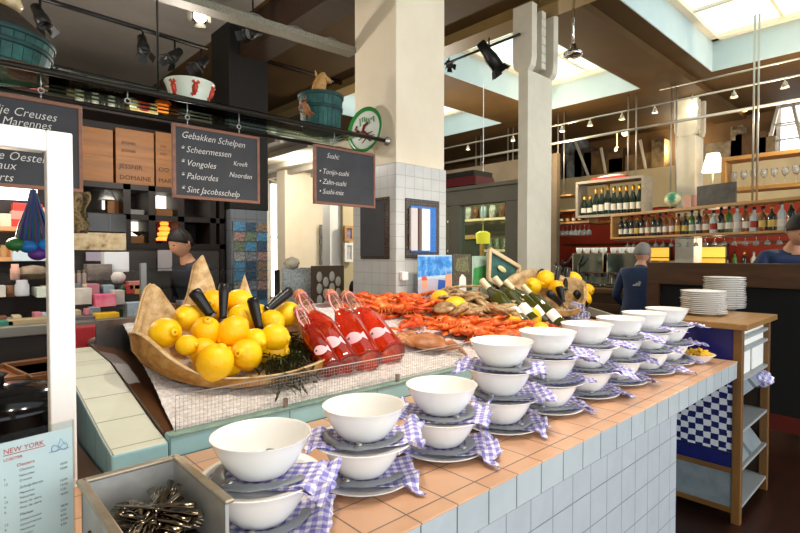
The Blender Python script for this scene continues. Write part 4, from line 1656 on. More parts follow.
p = at(402.5, 276, y=2.575)
b.box(-.03, -.03, -.03, .03, .004, .03)
o = b.build('wall_socket', PAPER, bev=.006)
o.location = (p.x, 2.573, p.z)
tag(o, 'small white socket on the tiled column above the langoustines', 'socket')

# ---------------------------------------------------------------- the white metal frame at the left
fr = thing('metal_stand', 'white metal post and top bar standing at the left end', 'stand', (.24, 1.53, CT))
PW = mat('white_powder_coat', 'f6f6f4', .4)
b = MB()
b.box(.213, 1.51, CT, .269, 1.55, 1.858)
b.build('post', PW, fr, True, bev=.004)
b = MB()
b.box(-.6, 1.51, 1.805, .213, 1.55, 1.858)
b.build('top_bar', PW, fr, True, bev=.004)

# ---------------------------------------------------------------- ceiling fixtures at the left
def spotlight(name, label, p, tgt, r=.045, L=.16, lit=False, track=True, drop=.12, group='track spotlights'):
    root = thing(name, label, 'spotlight', p, 0, group)
    d = (V(tgt) - V(p)).normalized()
    T = along((0, 0, 0), d)
    b = MB()
    b.lathe([(0, -L * .5), (r * .7, -L * .48), (r * .8, -L * .1), (r, L * .1), (r, L * .5), (r * .9, L * .5), (r * .85, L * .3), (0, L * .28)], 18, T)
    b.build('lamp_body', BLK, root)
    b = MB()
    b.tube([(0, 0, 0), (.0, 0, drop)], .008, 6)
    b.build('yoke', BLK, root)
    b = MB()
    b.lathe([(r * .82, L * .32), (0, L * .31)], 16, T)
    b.build('lens', LENS if lit else DSTEEL, root)
    for k in range(4):
        c = MB()
        TT = T @ TR(rz=k * pi / 2)
        c.add([TT @ V(q) for q in ((r * .9, -r * .7, L * .5), (r * .9, r * .7, L * .5), (r * 1.5, r * .8, L * .5 + r * 1.0), (r * 1.5, -r * .8, L * .5 + r * 1.0))], [(0, 1, 2, 3)], 0, False)
        c.build('barn_door', BLK, root, sol=.002)
    return root
LENS = emit('lamp_glow', 'fff0cc', 12)
def bar(name, label, cat, p, q, r, m, n=8):
    c = (V(p) + V(q)) / 2
    o = MB().tube([V(p) - c, V(q) - c], r, n).build(name, m)
    o.location = c
    return tag(o, label, cat)
ta, tb = at(30, -5, z=3.3), at(207, 49, z=3.3)
bar('lighting_track', 'black lighting track carrying spotlights over the kitchen at the top left', 'lighting track', ta, tb, .018, BLK)
for u, v, du, lit, lab in ((38, 8, .3, False, 'spotlight with pale barn doors above the big teal basket'), (133, 25, .0, False, 'spotlight with barn doors in the middle of the upper left track'), (168, 52, -.8, False, 'black cylinder spotlight left of the other, above the enamel bowl'), (200, 58, -.8, False, 'black cylinder spotlight nearest the dark column')):
    t = (u - 30) / 177
    pt = V(ta).lerp(V(tb), t)
    p = pt - V((0, 0, .12 if v < 30 else .13))
    spotlight('track_spotlight', lab, p, p + V((du, -.4, -.9)), lit=lit, drop=.12 if v < 30 else .13)
p = at(201, 17, y=3.4)
spotlight('track_spotlight', 'lit spotlight glowing beside the dark column', p, p + V((-.5, -.9, -.35)), .05, .13, True, drop=CZ - p.z)
p = at(253, 33, y=4.2)
spotlight('track_spotlight', 'dim spotlight in front of the top of the dark column', p, p + V((-.9, -.4, -.5)), .05, .2, False, drop=CZ - p.z)
bar('ceiling_pipe', 'black pipe under the ceiling behind the glass shelf', 'pipe', at(53, 67, y=4.2), at(215, 104, y=4.2), .022, BLK)
bar('ceiling_pipe', 'dark pipe under the ceiling between dark and cream columns', 'pipe', at(268, 61, y=5.6), at(352, 86, y=5.6), .03, DWOODX)
# perforated cable tray
ca, cb2 = at(150, -6, y=3.09), at(353, 55, y=3.09)
ctr = thing('cable_tray', 'perforated grey cable tray with loose wires under the ceiling', 'cable tray', ca)
TRAYM = mat('grey_tray_steel', '8c8674', .5, .2, c2='6c6656', vs=120)
b = MB()
b.beam(ca, cb2, .1, .008)
for k in (-.05, .05): b.beam(ca + V((0, k, .018)), cb2 + V((0, k, .018)), .005, .045)
b.build('tray', TRAYM, ctr, True)
b = MB()
for k in range(2):
    b.tube([ca.lerp(cb2, t) + V((0, .02 - .04 * k, .045 + .02 * sin(t * 30 + k))) for t in [i / 40 for i in range(41)]], .006, 5)
b.build('wires', mat('grey_wire', '6a665e', .6), ctr, True)

# spotlights on the right of column 1, chrome pendant
p = at(489, 55, x=3.9)
ta2, tb2 = at(440, 66, x=3.9), at(520, 34, x=3.9)
bar('lighting_track', 'thin black track crossing the skylight beside the fork column', 'lighting track', ta2, tb2, .012, BLK)
spotlight('track_spotlight', 'big black spotlight hanging before the skylight', p, p + V((.5, -.35, -.8)), .062, .29, False, drop=.16)
p = at(449, 64, x=3.95)
spotlight('track_spotlight', 'small spotlight right beside the cream and tiled column', p, p + V((-.3, -.5, -.5)), .035, .1, False, drop=.06)
p = at(573, 52, d=4.6)
root = thing('pendant_lamp', 'chrome pendant lamp on a long rod beside the fork column', 'lamp', p)
MB().tube([(0, 0, .06), (0, 0, CZ - p.z)], .012, 8).build('rod', CHROME, root)
MB().lathe([(0, .07), (.025, .068), (.03, .03), (.05, .015), (.085, -.01), (.085, -.03), (.06, -.045), (0, -.045)], 28).build('lamp_shade', CHROME, root)

# ================================================================ KITCHEN SIDE AT THE LEFT
def block(name, label, cat, p, size, m, rz=0, bev=.004, group=None):
    b = MB()
    w, d, h = size
    b.box(-w / 2, -d / 2, 0, w / 2, d / 2, h)
    o = b.build(name, m, bev=bev)
    o.location = p
    o.rotation_euler = (0, 0, rz)
    return tag(o, label, cat, group)


# dark wall unit with niches, crates on top
SY = 5.0
def ux(u, y=SY): return at(u, 200, y=y).x
def vz(u, v, y=SY): return at(u, v, y=y).z
wu = thing('wall_unit', 'dark wooden wall unit with niches holding crates behind the counter', 'cabinet', (1.2, 5.2, 0))
DK = mat('dark_stained_wood', '150c06', .55, c2='20130a', vs=6)
b = MB()
zA, zB, zC, zD = vz(130, 122), vz(130, 184), vz(130, 214), vz(130, 243)
xL, xR = -1.4, 2.2
for z in (zA + .1, zB, zC, zD): b.box(xL, SY, z - .05, xR, SY + .4, z)
b.box(xL, SY + .38, .9, xR, SY + .42, zA + .1)
for u in (78, 127, 152, 181, 213): b.box(ux(u) - .03, SY, zD, ux(u) + .03, SY + .4, zB)
b.box(xR - .05, SY, 0, xR, SY + .4, zA + .1)
b.build('carcass', DK, wu, True)
b = MB()
b.box(xL, SY + .02, .0, xR, SY + .4, zD - .05)
b.build('lower_cupboard', mat('grey_cupboard', '3a3632', .5, c2='46413c', vs=3), wu, True)
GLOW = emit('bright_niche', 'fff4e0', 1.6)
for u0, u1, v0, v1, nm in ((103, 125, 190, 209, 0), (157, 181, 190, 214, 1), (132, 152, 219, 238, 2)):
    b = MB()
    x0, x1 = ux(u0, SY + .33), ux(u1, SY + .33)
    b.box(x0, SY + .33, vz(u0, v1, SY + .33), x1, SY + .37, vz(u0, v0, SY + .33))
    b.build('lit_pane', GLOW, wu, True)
STENC = mat('dark_stencil', '3a1c08', .7)
for u0, u1, v0, v1, words, lab in ((81, 114, 125, 183, [], 'plain wine crate, leftmost on the dark wall unit'), (117, 155, 127, 186, ['JESSNIR', 'DOMAINE'], 'wine crate printed with two rows of dark letters'), (157, 185, 131, 187, ['OO', 'MARN'], 'wine crate partly behind the middle chalkboard')):
    x0, x1, z0 = ux(u0), ux(u1), zB
    H = vz(u0, v0) - z0
    root = thing('wine_crate', lab, 'crate', ((x0 + x1) / 2, SY + .18, z0), 0, 'wine crates')
    W = x1 - x0
    b = MB()
    b.box(-W / 2, -.16, 0, W / 2, .16, H)
    for k in range(2): b.box(-W / 2 - .001, -.163, H * (k * .5), W / 2 + .001, -.16, H * (k * .5 + .495))
    b.build('crate_body', CRATE, root, bev=.004)
    if words:
        for k, t in enumerate(words):
            b = MB()
            b.mesh(text_mesh(t, .058, .001, 0), Matrix(((1, 0, 0, -W * .42), (0, 0, -1, -.165), (0, 1, 0, H * (.28 - .2 * k)), (0, 0, 0, 1))))
            b.build('printed_lettering', STENC, root)
        for k in range(2):
            b = MB()
            b.mesh(text_mesh(words[0], .036, .001, 0), Matrix(((1, 0, 0, -W * .36), (0, 0, -1, -.165), (0, 1, 0, H * (.72 - .14 * k)), (0, 0, 0, 1))))
            b.build('printed_lettering', STENC, root)
# row of small things above the crates
for k, u in enumerate((85, 93, 100, 109, 117, 124)):
    x = ux(u)
    b = MB().lathe([(0, 0), (.035, 0), (.036, .1), (.02, .13), (.02, .15), (0, .15)], 16)
    o = b.build('storage_jar', mat(('pale_jar', 'dark_jar')[k % 2], ('b8b0a0', '3a2c20')[k % 2], .3))
    o.location = (x, SY + .15, zA + .1)
    tag(o, ('pale' if k % 2 == 0 else 'dark') + ' jar above the wine crates, ' + ORD[k] + ' from the left', 'jar', 'jars above the crates')
root = thing('boxed_print', 'small cream box with a red disc above the printed wine crate', 'box', (ux(147), SY + .15, zA + .1))
MB().box(-.12, -.1, 0, .12, .1, .17).build('box_body', mat('cream_card', 'd8b878', .6), root)
MB().lathe([(0, 0), (.06, 0), (.06, .003), (0, .003)], 24, TR((0, -.1, .09), rx=pi / 2)).build('red_disc', REDI, root)
# niche contents
root = thing('table_lamp', 'small lamp with white shade in the upper left niche', 'lamp', (ux(107, SY + .2), SY + .2, zC))
MB().lathe([(0, 0), (.05, 0), (.05, .01), (.01, .02), (.01, .16), (0, .16)], 16).build('base', DSTEEL, root)
MB().lathe([(.075, .13), (.035, .25), (.033, .25), (.073, .13)], 20).build('lamp_shade', PAPER, root)
block('wooden_box', 'brown wooden box in the upper left niche beside the lamp', 'box', (ux(114, SY + .2), SY + .2, zC), (.13, .1, .13), CRATE)
block('wooden_box', 'brown box in the niche behind the middle chalkboard', 'box', (ux(163, SY + .2), SY + .2, zC), (.16, .1, .08), CRATE)
o = block('name_plate', 'small grey plate in the dark niche between the lit ones', 'plate', (ux(139), SY + .1, zC), (.14, .02, .05), mat('grey_plate', '7a7876', .4))
block('wooden_tray', 'wooden tray in the lower lit niche', 'tray', (ux(140, SY + .2), SY + .2, zD), (.2, .12, .07), CRATE)
for k, u in enumerate((138, 147)):
    o = MB().lathe([(0, 0), (.02, .01), (.06, .04), (.062, .045), (0, .035)], 18).build('small_dish', mat('dark_bronze', '4a3c22', .4))
    o.location = (ux(u, SY + .2), SY + .2, zD + .07)
    tag(o, ('left' if k == 0 else 'right') + ' dark dish on the tray in the lower lit niche', 'dish')
root = thing('lantern', 'glowing orange lantern in the rightmost low niche', 'lantern', (ux(164, SY + .15), SY + .15, zD))
b = MB()
for k in range(4):
    b.lathe([(.07 - k * .012, .03 + k * .05), (.075 - k * .012, .05 + k * .05), (.05 - k * .01, .07 + k * .05)], 20)
b.build('glowing_tiers', emit('orange_glow', 'ff7a28', 2.2), root)
MB().lathe([(0, 0), (.08, 0), (.08, .03), (0, .03)], 20).lathe([(.03, .23), (.02, .25), (0, .27)], 16).build('lantern_cap', BLK, root)
b = MB()
b.box(0, 0, 0, ux(178) - ux(158), .01, vz(160, 217) - vz(160, 239))
o = b.build('red_back_panel', mat('dark_red_panel', '7a2408', .5))
o.location = (ux(157, SY + .36), SY + .36, vz(160, 239))
tag(o, 'dark red panel at the back of the lantern niche', 'panel')
# picture strip and notices under the niches
def flat(name, label, cat, u0, v0, u1, v1, y, m, th=.012, kids=()):
    p, q = at(u0, v1, y=y), at(u1, v0, y=y)
    q0 = at(u0, v0, y=y)
    root = MB()
    W, H = q.x - p.x, q0.z - p.z
    root.box(0, 0, 0, W, th, H)
    o = root.build(name, m)
    o.location = p
    tag(o, label, cat)
    for nm, mm, (a, bb, c, d) in kids:
        k = MB()
        k.box(a * W, -.003, bb * H, c * W, 0, d * H)
        k.build(nm, mm, o)
    return o
flat('old_print', 'long sepia print of a shore below the niches', 'picture', 72, 232, 126, 250, 4.95, mat('sepia_print', 'd0bc94', .6, stops=[(.4, 'd8c8a4'), (.55, 'c8b088'), (.7, '8a6c48')], vs=14))
flat('paper_sign', 'pale lilac notice under the sepia print', 'paper', 86, 252, 101, 261, 4.95, mat('lilac_paper', 'b8b0c4', .7))
flat('paper_sign', 'pale notice right of the lilac one', 'paper', 104, 252, 125, 260, 4.95, mat('pale_blue_paper', 'c4c8d4', .7))
flat('paper_sign', 'greyish notice on the grey cupboard near the bent person', 'paper', 158, 250, 172, 268, 4.95, mat('grey_notice', 'a8a2a4', .7))
flat('dark_glass_panel', 'dark double glass panel above the sepia print', 'panel', 88, 213, 126, 231, 4.96, mat('dark_glass', '3c3c3a', .15), kids=(('divider', DSTEEL, (.55, 0, .58, 1)),))
b = MB()
b.grid(lambda s, t: (s * .11 + .02 * sin(t * 9), .03 * sin(s * 8 + t * 3), t * .33), 14, 10)
o = b.build('hanging_cloth', mat('camouflage_cloth', '6a5a40', .9, stops=[(.35, '3c3424'), (.5, '7a6a4a'), (.65, '2a2418')], vs=22), sol=.006)
o.location = at(72, 233, y=4.7)
tag(o, 'patterned brown cloth hanging beside the white post', 'cloth')

# glass fronted deli case
DY = 3.9
zl = at(60, 322, y=DY).z
dx1 = at(262, 290, y=DY).x
dc = thing('deli_case', 'long glass fronted deli case with a grey ledge behind the display', 'display case', (.5, DY + .3, 0))
b = MB()
b.box(-1.5, DY, 0, dx1, DY + .7, zl - .06)
b.build('case_base', mat('dark_case', '2a2522', .4, c2='332d29', vs=3), dc, True)
b = MB()
b.box(-1.5, DY - .04, zl - .07, dx1, DY + .03, zl + .0)
b.build('ledge', mat('grey_aluminium', '8a8a84', .35, .6), dc, True, bev=.008)
zt = at(200, 269, y=DY).z
b = MB()
b.box(-1.5, DY - .005, zl, dx1, DY + .005, zt)
b.build('front_glass', GLASS, dc, True)
b = MB()
b.box(-1.5, DY, zt - .01, dx1, DY + .4, zt)
b.build('top_glass', GLASS, dc, True)
for u in (143,):
    x = at(u, 280, y=DY).x
    b = MB()
    b.box(x - .018, DY - .02, zl, x + .018, DY + .02, zt + .05)
    b.build('upright', mat('grey_aluminium', '8a8a84', .35, .6), dc, True)
b = MB()
zsh = at(30, 296, y=DY + .3).z
b.box(-1.5, DY + .45, zsh, dx1, DY + .7, zsh + .015)
b.build('inner_shelf', GLASSG, dc, True)
# goods in the case
def goods(u, v, w, h, c, lab, name='food_pack', cat='package', y=DY + .2, z=None, c2=None, shape='box'):
    p = at(u, v, y=y)
    d = (p - EYE).dot(FW)
    W, H = w * d / FPX, h * d / FPX
    m = mat('goods_%s_%s' % (c, c2), c, .45, c2=c2, vs=9)
    zz = p.z - H / 2 if z is None else z
    b = MB()
    if shape == 'box':
        b.box(-W / 2, -.06, 0, W / 2, .06, H)
    elif shape == 'jar':
        b.lathe([(0, 0), (W * .48, 0), (W * .5, H * .1), (W * .5, H * .7), (W * .4, H * .8), (W * .4, H), (0, H)], 18)
    else:
        b.lathe([(0, 0), (W * .3, 0), (W * .48, H * .35), (W * .5, H * .6), (W * .3, H * .9), (0, H)], 18)
    o = b.build(name, m, bev=.004 if shape == 'box' else 0)
    o.location = (p.x, y, zz)
    return tag(o, lab, cat)
G = zl - .055
for a in ((106, 312, 20, 12, 'e8c020', 'yellow pack with red band in the deli case', 'food_pack', 'package', DY + .12, G, 'd8a010'), (104, 300, 18, 12, 'd84a7a', 'pink pack resting on the yellow one in the deli case', 'food_pack', 'package', DY + .2, None, 'e890a8'),
          (117, 297, 10, 14, 'c8c0b8', 'pale pack behind the yellow one in the deli case', 'food_pack', 'package', DY + .3, None), (133, 302, 14, 18, '9ab4c8', 'blue pack beside the case upright', 'food_pack', 'package', DY + .25, G, 'd8dce0'),
          (136, 285, 16, 8, 'd88878', 'salmon coloured pack on the shelf by the case upright', 'food_pack', 'package', DY + .5, None), (81, 296, 16, 16, 'd8d4cc', 'white carton right of the white post', 'carton', 'carton', DY + .25, None, 'b8b4b0'),
          (81, 312, 22, 10, '6a6468', 'grey tray right of the white post', 'tray', 'tray', DY + .15, G), (118, 277, 14, 12, 'e8e0d8', 'white rounded tub on the shelf in the deli case', 'tub', 'tub', DY + .55, None, None, 'round'),
          (115, 261, 22, 18, 'dfe4ea', 'pale sheet added as a bright reflection behind the white tub', 'card', 'card', DY + .65, None), (98, 272, 22, 16, '8a8078', 'grey wire basket behind the pink pack', 'basket', 'basket', DY + .6, None, '5a5450'),  # the pale sheet stands in for a bright reflection, put in as colour
          (28, 309, 34, 12, 'a89878', 'beige tray left of the white post', 'tray', 'tray', DY + .15, G), (5, 312, 12, 12, '2a7a6a', 'green tub at the far left of the deli case', 'tub', 'tub', DY + .15, G),
          (22, 288, 12, 16, 'b8bcc8', 'pale blue glass left of the white post', 'glass_tumbler', 'glass', DY + .3, None, None, 'jar'), (43, 292, 12, 10, 'c4d0c8', 'pale tub close to the white post', 'tub', 'tub', DY + .3, None),
          (33, 272, 28, 14, '9a8a76', 'heap of bread rolls in paper in the deli case', 'bread', 'bread', DY + .55, None, '6a5a48', 'round'), (15, 272, 8, 16, 'd8a89a', 'pink tub beside the bread in the deli case', 'tub', 'tub', DY + .5, None, None, 'jar'), (33, 254, 34, 14, 'c8dcea', 'pale blue panel behind the bread', 'card', 'card', DY + .66, None)):
    goods(*a)
for k, u in enumerate((73, 79, 84)):
    goods(u, 277, 4, 14, 'b8a8a0', 'slim bottle in the deli case, %s right of the white post' % ORD[k], 'slim_bottle', 'bottle', DY + .5, None, None, 'jar')
TINT = [('cream', 'd8c8a8'), ('white', 'e0dcd6'), ('red', 'b83028'), ('pink', 'd88898'), ('brown', '7a5030'), ('golden', 'c89040'), ('pale blue', 'a8bcc8'), ('grey', '88888a'), ('orange', 'd88030'), ('dark green', '2c4c38')]
for row, (us, v, h, y) in enumerate((([74, 88, 94, 126, 131, 139], 303, 13, DY + .42), ([75, 86, 92, 107, 124, 128, 138], 289, 9, DY + .5), ([2, 9, 16, 37, 42, 47], 305, 11, DY + .4), ([1, 10, 38, 46], 291, 10, DY + .48), ([150, 160, 170, 182, 194, 206, 218, 230], 300, 12, DY + .42))):
    for k, u in enumerate(us):
        nm, c = TINT[(k * 3 + row * 7) % 10]
        where = ('lower row right of the post', 'upper row right of the post', 'lower row left of the post', 'upper row left of the post', 'row behind the husk basket')[row]
        goods(u, v, R.uniform(6, 11), h * R.uniform(.7, 1.2), c, '%s pack in the deli case, %s in the %s' % (nm, ORD[k], where), 'food_pack', 'package', y, G if row in (0, 2, 4) else None, None, ('box', 'jar')[k % 3 == 1])
# open shelves with goods at the far left
LY = 4.75
root = thing('goods_shelves', 'open lit shelves of packages at the far left', 'shelves', (.2, LY, 0))
zs1, zs2 = at(20, 228, y=LY).z, at(20, 257, y=LY).z
lx0, lx1 = at(-30, 230, y=LY).x, at(48, 230, y=LY).x
b = MB()
for z in (zs1, zs2): b.box(lx0, LY - .2, z - .03, lx1, LY + .15, z)
b.build('shelf_board', mat('lit_shelf_wood', 'd8a070', .5), root, True)
b = MB()
b.box(-1.0, LY + .13, .9, lx1, LY + .17, zs1 + .65)
b.build('shelf_back', DK, root, True)
p = at(17, 193, y=LY - .1)
o = block('light_box', 'white glowing light box under the left chalkboard', 'light', (p.x, LY - .1, p.z - .05), (.24, .05, .11), emit('light_box_glow', 'ffffff', 3))
for k, (u, v, w, h, c, lab) in enumerate(((27, 208, 24, 8, 'c83830', 'red carton on top of the pile under the light box'), (27, 216, 26, 9, 'e88a80', 'pink carton in the middle of the pile under the light box'), (25, 224, 24, 9, 'd03028', 'bottom red carton of the pile under the light box'),
                               (5, 221, 9, 14, 'd8c4b0', 'beige carton at the far left of the shelves'), (44, 215, 10, 14, 'e0a8a0', 'pale pink carton beside the white post'))):
    goods(u, v, w, h, c, lab, 'carton', 'carton', LY, None)
for k, u in enumerate((4, 12, 21, 29, 36, 43)):
    goods(u, 250, 7, 12, ('f0c890', 'e8a860')[k % 2], 'preserve jar on the lower lit shelf, %s from the left' % ORD[k], 'preserve_jar', 'jar', LY - .05, zs2, None, 'jar')
# net bag with floats
nb = thing('net_bag', 'hanging net of blue and green cords with floats, left of the post', 'net', at(33, 190, y=3.4))
b = MB()
b.tube([(0, 0, 0), (0, 0, .30)], .004, 6)
b.build('cord', mat('dark_cord', '1c2c3c', .8), nb)
NETC = [mat('blue_cord', '1c4a8c', .7), mat('green_cord', '2c5c34', .7), mat('purple_cord', '5a3c7c', .7)]
b = MB()
for k in range(54):
    a = 2 * pi * k / 54
    j = R.uniform(.75, 1.05)
    b.tube([(.01 * cos(a), .01 * sin(a), 0), (.03 * cos(a) * j, .03 * sin(a), -.08), (.075 * cos(a) * j, .06 * sin(a), -.2), (.105 * cos(a) * j, .07 * sin(a), -.3 - .04 * R.random())], .0045, 5, k % 3)
b.build('net_cords', NETC, nb)
for k, (x, z, c) in enumerate(((-.03, -.31, '1a6cb4'), (.05, -.30, '2080c8'), (.01, -.35, '5a2c80'), (-.085, -.30, '2a6a30'))):
    MB().ell((x, -.05, z), (.045, .04, .035)).build('float', mat('float_' + c, c, .4), nb)

# worktop with pot, trays and hose, behind the white post
wt = thing('kitchen_worktop', 'brown wooden worktop behind the white post', 'worktop', (-.4, 2.6, 0))
b = MB()
b.box(-1.4, 1.62, .86, .35, 3.4, .93)
b.box(-1.3, 1.7, 0, .3, 3.3, .86)
b.build('worktop_body', DWOOD, wt, True, bev=.004)
wz = .93
def tray(u, v, w, d_, label, m, rz=0):
    p = at(u, v, z=wz + .02)
    b = MB()
    b.box(-w / 2, -d_ / 2, 0, w / 2, d_ / 2, .012)
    b.box(-w / 2, -d_ / 2, .012, w / 2, -d_ / 2 + .014, .035).box(-w / 2, d_ / 2 - .014, .012, w / 2, d_ / 2, .035)
    b.box(-w / 2, -d_ / 2 + .014, .012, -w / 2 + .014, d_ / 2 - .014, .035).box(w / 2 - .014, -d_ / 2 + .014, .012, w / 2, d_ / 2 - .014, .035)
    o = b.build('serving_tray', m, bev=.002)
    o.location = (p.x, p.y, wz)
    o.rotation_euler = (0, 0, rz)
    return tag(o, label, 'tray')
tray(12, 372, .42, .4, 'brown wooden tray left of the white post', wood('tray_wood', '6e4426', '946038', 7, 'x', .35), .1)
tray(45, 368, .26, .5, 'narrow brown tray close to the white post', wood('tray_wood_dark', '5c3a20', '84582f', 7, 'y', .35), .15)
p = at(13, 347, z=wz)
b = MB()
for k in range(9):
    b.ell((R.uniform(-.12, .12), R.uniform(-.08, .08), .02), (.07, .025, .018), TR(rz=R.uniform(0, 3)), nu=12, nv=8, nz=.2)
o = b.build('smoked_fish', mat('golden_fish', 'c08a50', .4, stops=[(.3, '8a5a2c'), (.5, 'd0a068'), (.7, 'f0d8b0')], vs=12))
o.location = (p.x, p.y, wz)
o['kind'] = 'stuff'
tag(o, 'golden pieces of fish on the worktop at the far left', 'fish')
p = at(18, 410, y=1.98)
pt = thing('cooking_pot', 'big black pot with a shiny rim in front of the trays at the left', 'pot', (p.x - .04, 2.02, wz))
MB().lathe([(0, 0), (.16, 0), (.175, .02), (.185, .14), (.19, .145), (.182, .145), (.17, .03), (0, .02)], 40).build('pot_body', mat('black_enamel', '0d0c0c', .15), pt)
MB().lathe([(.19, .145), (.185, .165), (.12, .20), (.03, .215), (0, .216)], 40).build('lid', mat('dark_polished_lid', '2a2a2c', .12, .8), pt)
MB().lathe([(0, .21), (.012, .212), (.01, .235), (.022, .245), (0, .255)], 16).build('knob', BLK, pt)
b = MB()
hp = [at(78, 350, z=1.02), at(88, 344, z=1.1), at(97, 340, z=1.15), at(112, 342, z=1.14), at(126, 350, z=1.09), at(140, 360, z=1.03)]
o = b.tube(hp, .018, 10).build('rubber_hose', mat('grey_rubber', '8a8078', .5), loc=hp[0])
tag(o, 'grey hose curving over the parapet to the ice tray', 'hose')
p = at(84, 332, y=2.9)
o = block('red_pack', 'red pack lying beyond the parapet right of the post', 'package', (p.x, 2.9, wz), (.12, .1, p.z + .03 - wz), mat('red_pack', 'a02028', .5))
b = MB()
b.box(.36, 2.53, 0, 2.2, 3.3, .93)
o = b.build('prep_bench', DWOODX)
tag(o, 'low dark bench behind the ice display', 'bench')

# postcard rack in front of the dark column
rk = at(250, 260, y=4.5)
rx0, rx1 = at(233, 260, y=4.5).x, at(267, 260, y=4.5).x
root = thing('postcard_rack', 'tall wire rack of postcards before the dark column', 'rack', (rk.x, 4.5, 0))
b = MB()
W = rx1 - rx0
zt, zb = at(250, 222, y=4.5).z, .75
for k in range(4): b.tube([(-W / 2 + W * k / 3, .0, 0 if k in (0, 3) else zb), (-W / 2 + W * k / 3, .0, zt)], .005, 6)
rows = 12
rh = (zt - zb) / rows
for r in range(rows):
    b.tube([(-W / 2, -.03, zb + r * rh), (W / 2, -.03, zb + r * rh)], .003, 5)
b.build('wire_frame', DSTEEL, root)
b = MB()
b.box(-.2, -.15, 0, .2, .15, .02)
b.build('foot_plate', DSTEEL, root)
PCOL = [('1c5a8a', '6aa8c8'), ('c8c4bc', '5a5a60'), ('2c4a34', '8a9a7c'), ('4a3a2c', 'a89078'), ('702020', 'c0a89c'), ('141c30', '4a6a88'), ('a8acb4', '3a4048')]
for r in range(rows):
    for c in range(3):
        k = (r * 4 + c * 5 + r * r // 3) % 7
        b = MB()
        b.box(-W / 6 + .008, -.003, 0, W / 6 - .008, .003, rh - .012)
        o = b.build('postcard', mat('postcard_print_%d' % k, PCOL[k][0], .4, c2=PCOL[k][1], vs=55))
        o.location = (rk.x - W / 2 + W * (c + .5) / 3, 4.5 - .018, zb + (rows - 1 - r) * rh + .006)
        o.rotation_euler = (.08, 0, 0)
        tag(o, 'postcard in the %s row from the top, %s column of the wire rack' % (ORD[r], ('left', 'middle', 'right')[c]), 'postcard', 'postcards in the rack')

# dining room things between dark column and tiled column
def wallpic(u0, v0, u1, v1, y, label, m, fm=OAK):
    p, q = at(u0, v1, y=y), at(u1, v0, y=y)
    root = thing('framed_picture', label, 'picture', p)
    W, H = q.x - p.x, q.z - p.z
    b = MB()
    t = .04
    b.box(0, -.02, 0, W, .02, t).box(0, -.02, H - t, W, .02, H).box(0, -.02, t, t, .02, H - t).box(W - t, -.02, t, W, .02, H - t)
    b.build('moulding', fm, root)
    b = MB()
    b.box(t, -.005, t, W - t, .01, H - t)
    b.build('picture', m, root)
wallpic(344, 226, 353, 241, 6.2, 'oak framed picture beside the tiled column', mat('violet_print', 'a898b4', .5, c2='4a3c58', vs=14))
wallpic(344, 243, 353, 262, 6.2, 'pale framed picture below the oak framed one', mat('pale_print', 'd8d4d0', .5, c2='b0acb0', vs=9), WHITEW)
b = MB()
b.box(at(341, 250, y=6.3).x, 6.25, 0, at(356, 250, y=6.3).x + .3, 6.45, 3.1)
struct(b.build('wall_side', BEIGEW))
root = thing('wall_rack', 'small dark wall rack of brochures on the cream wall', 'rack', at(320, 265, y=8.1))
b = MB()
p0, p1 = at(320, 265, y=8.1), at(328, 225, y=8.1)
W, H = p1.x - p0.x, p1.z - p0.z
for k in range(4): b.box(0, -.06, H * k / 4, W, .02, H * k / 4 + .1)
b.box(0, .0, 0, W, .02, H)
b.build('rack_body', mat('grey_rack', '7a7a78', .5), root)
for k in range(3):
    b = MB()
    b.box(W * .1, -.05, H * k / 4 + .1, W * .9, -.02, H * k / 4 + .34)
    b.build('brochure', mat('pale_brochure', 'c8c0b4', .6, c2='8a8078', vs=9), root)
def panel_screen(u0, v0, u1, v1, y, label, m, m2=None, holes=False):
    p, q = at(u0, 300, y=y), at(u1, v0, y=y)
    q0 = at(u0, v0, y=y)
    root = thing('room_screen', label, 'screen', (p.x, y, 0))
    W, H = q.x - p.x, q0.z
    b = MB()
    b.box(0, 0, 0, W, .04, H)
    b.build('screen_board', m, root)
    if holes:
        b = MB()
        for i in range(4):
            for j in range(5):
                cx, cz = W * (.2 + .2 * i), H - .12 - j * .13 - (i % 2) * .06
                b.ell((cx, -.002, cz), (W * .09, .006, .058), nu=14, nv=6)
        b.build('pale_leaves', m2, root)
    return root
panel_screen(284, 268, 311, 300, 4.85, 'pale patterned screen right of the postcard rack', mat('pale_mottled', 'c4ccd2', .5, stops=[(.35, '9aa4ac'), (.5, 'd0d6da'), (.7, 'e8ecee')], vs=40))
panel_screen(313, 266, 344, 300, 4.7, 'brown screen with a pale leaf pattern beside the man', mat('brown_screen', '5c4634', .5), mat('pale_leaf', 'd0c8c0', .5), True)
b = MB()
b.ell((0, 0, .06), (.08, .08, .07), nz=.4, ns=6)
o = b.build('shell_ornament', mat('cream_shell', 'd8ccb8', .5), loc=(0, 0, 0))
p = at(292, 267, y=4.87)
o.location = (p.x, 4.87, p.z - .02)
tag(o, 'round cream ornament on top of the pale screen', 'ornament')
b = MB()
pp = at(277, 270, y=4.9)
b.tube([(0, 0, 0), (0, 0, pp.z)], .03, 10)
o = b.build('floor_post', BLK)
o.location = (pp.x, 4.9, 0)
tag(o, 'slim black post between postcard rack and pale screen', 'post')

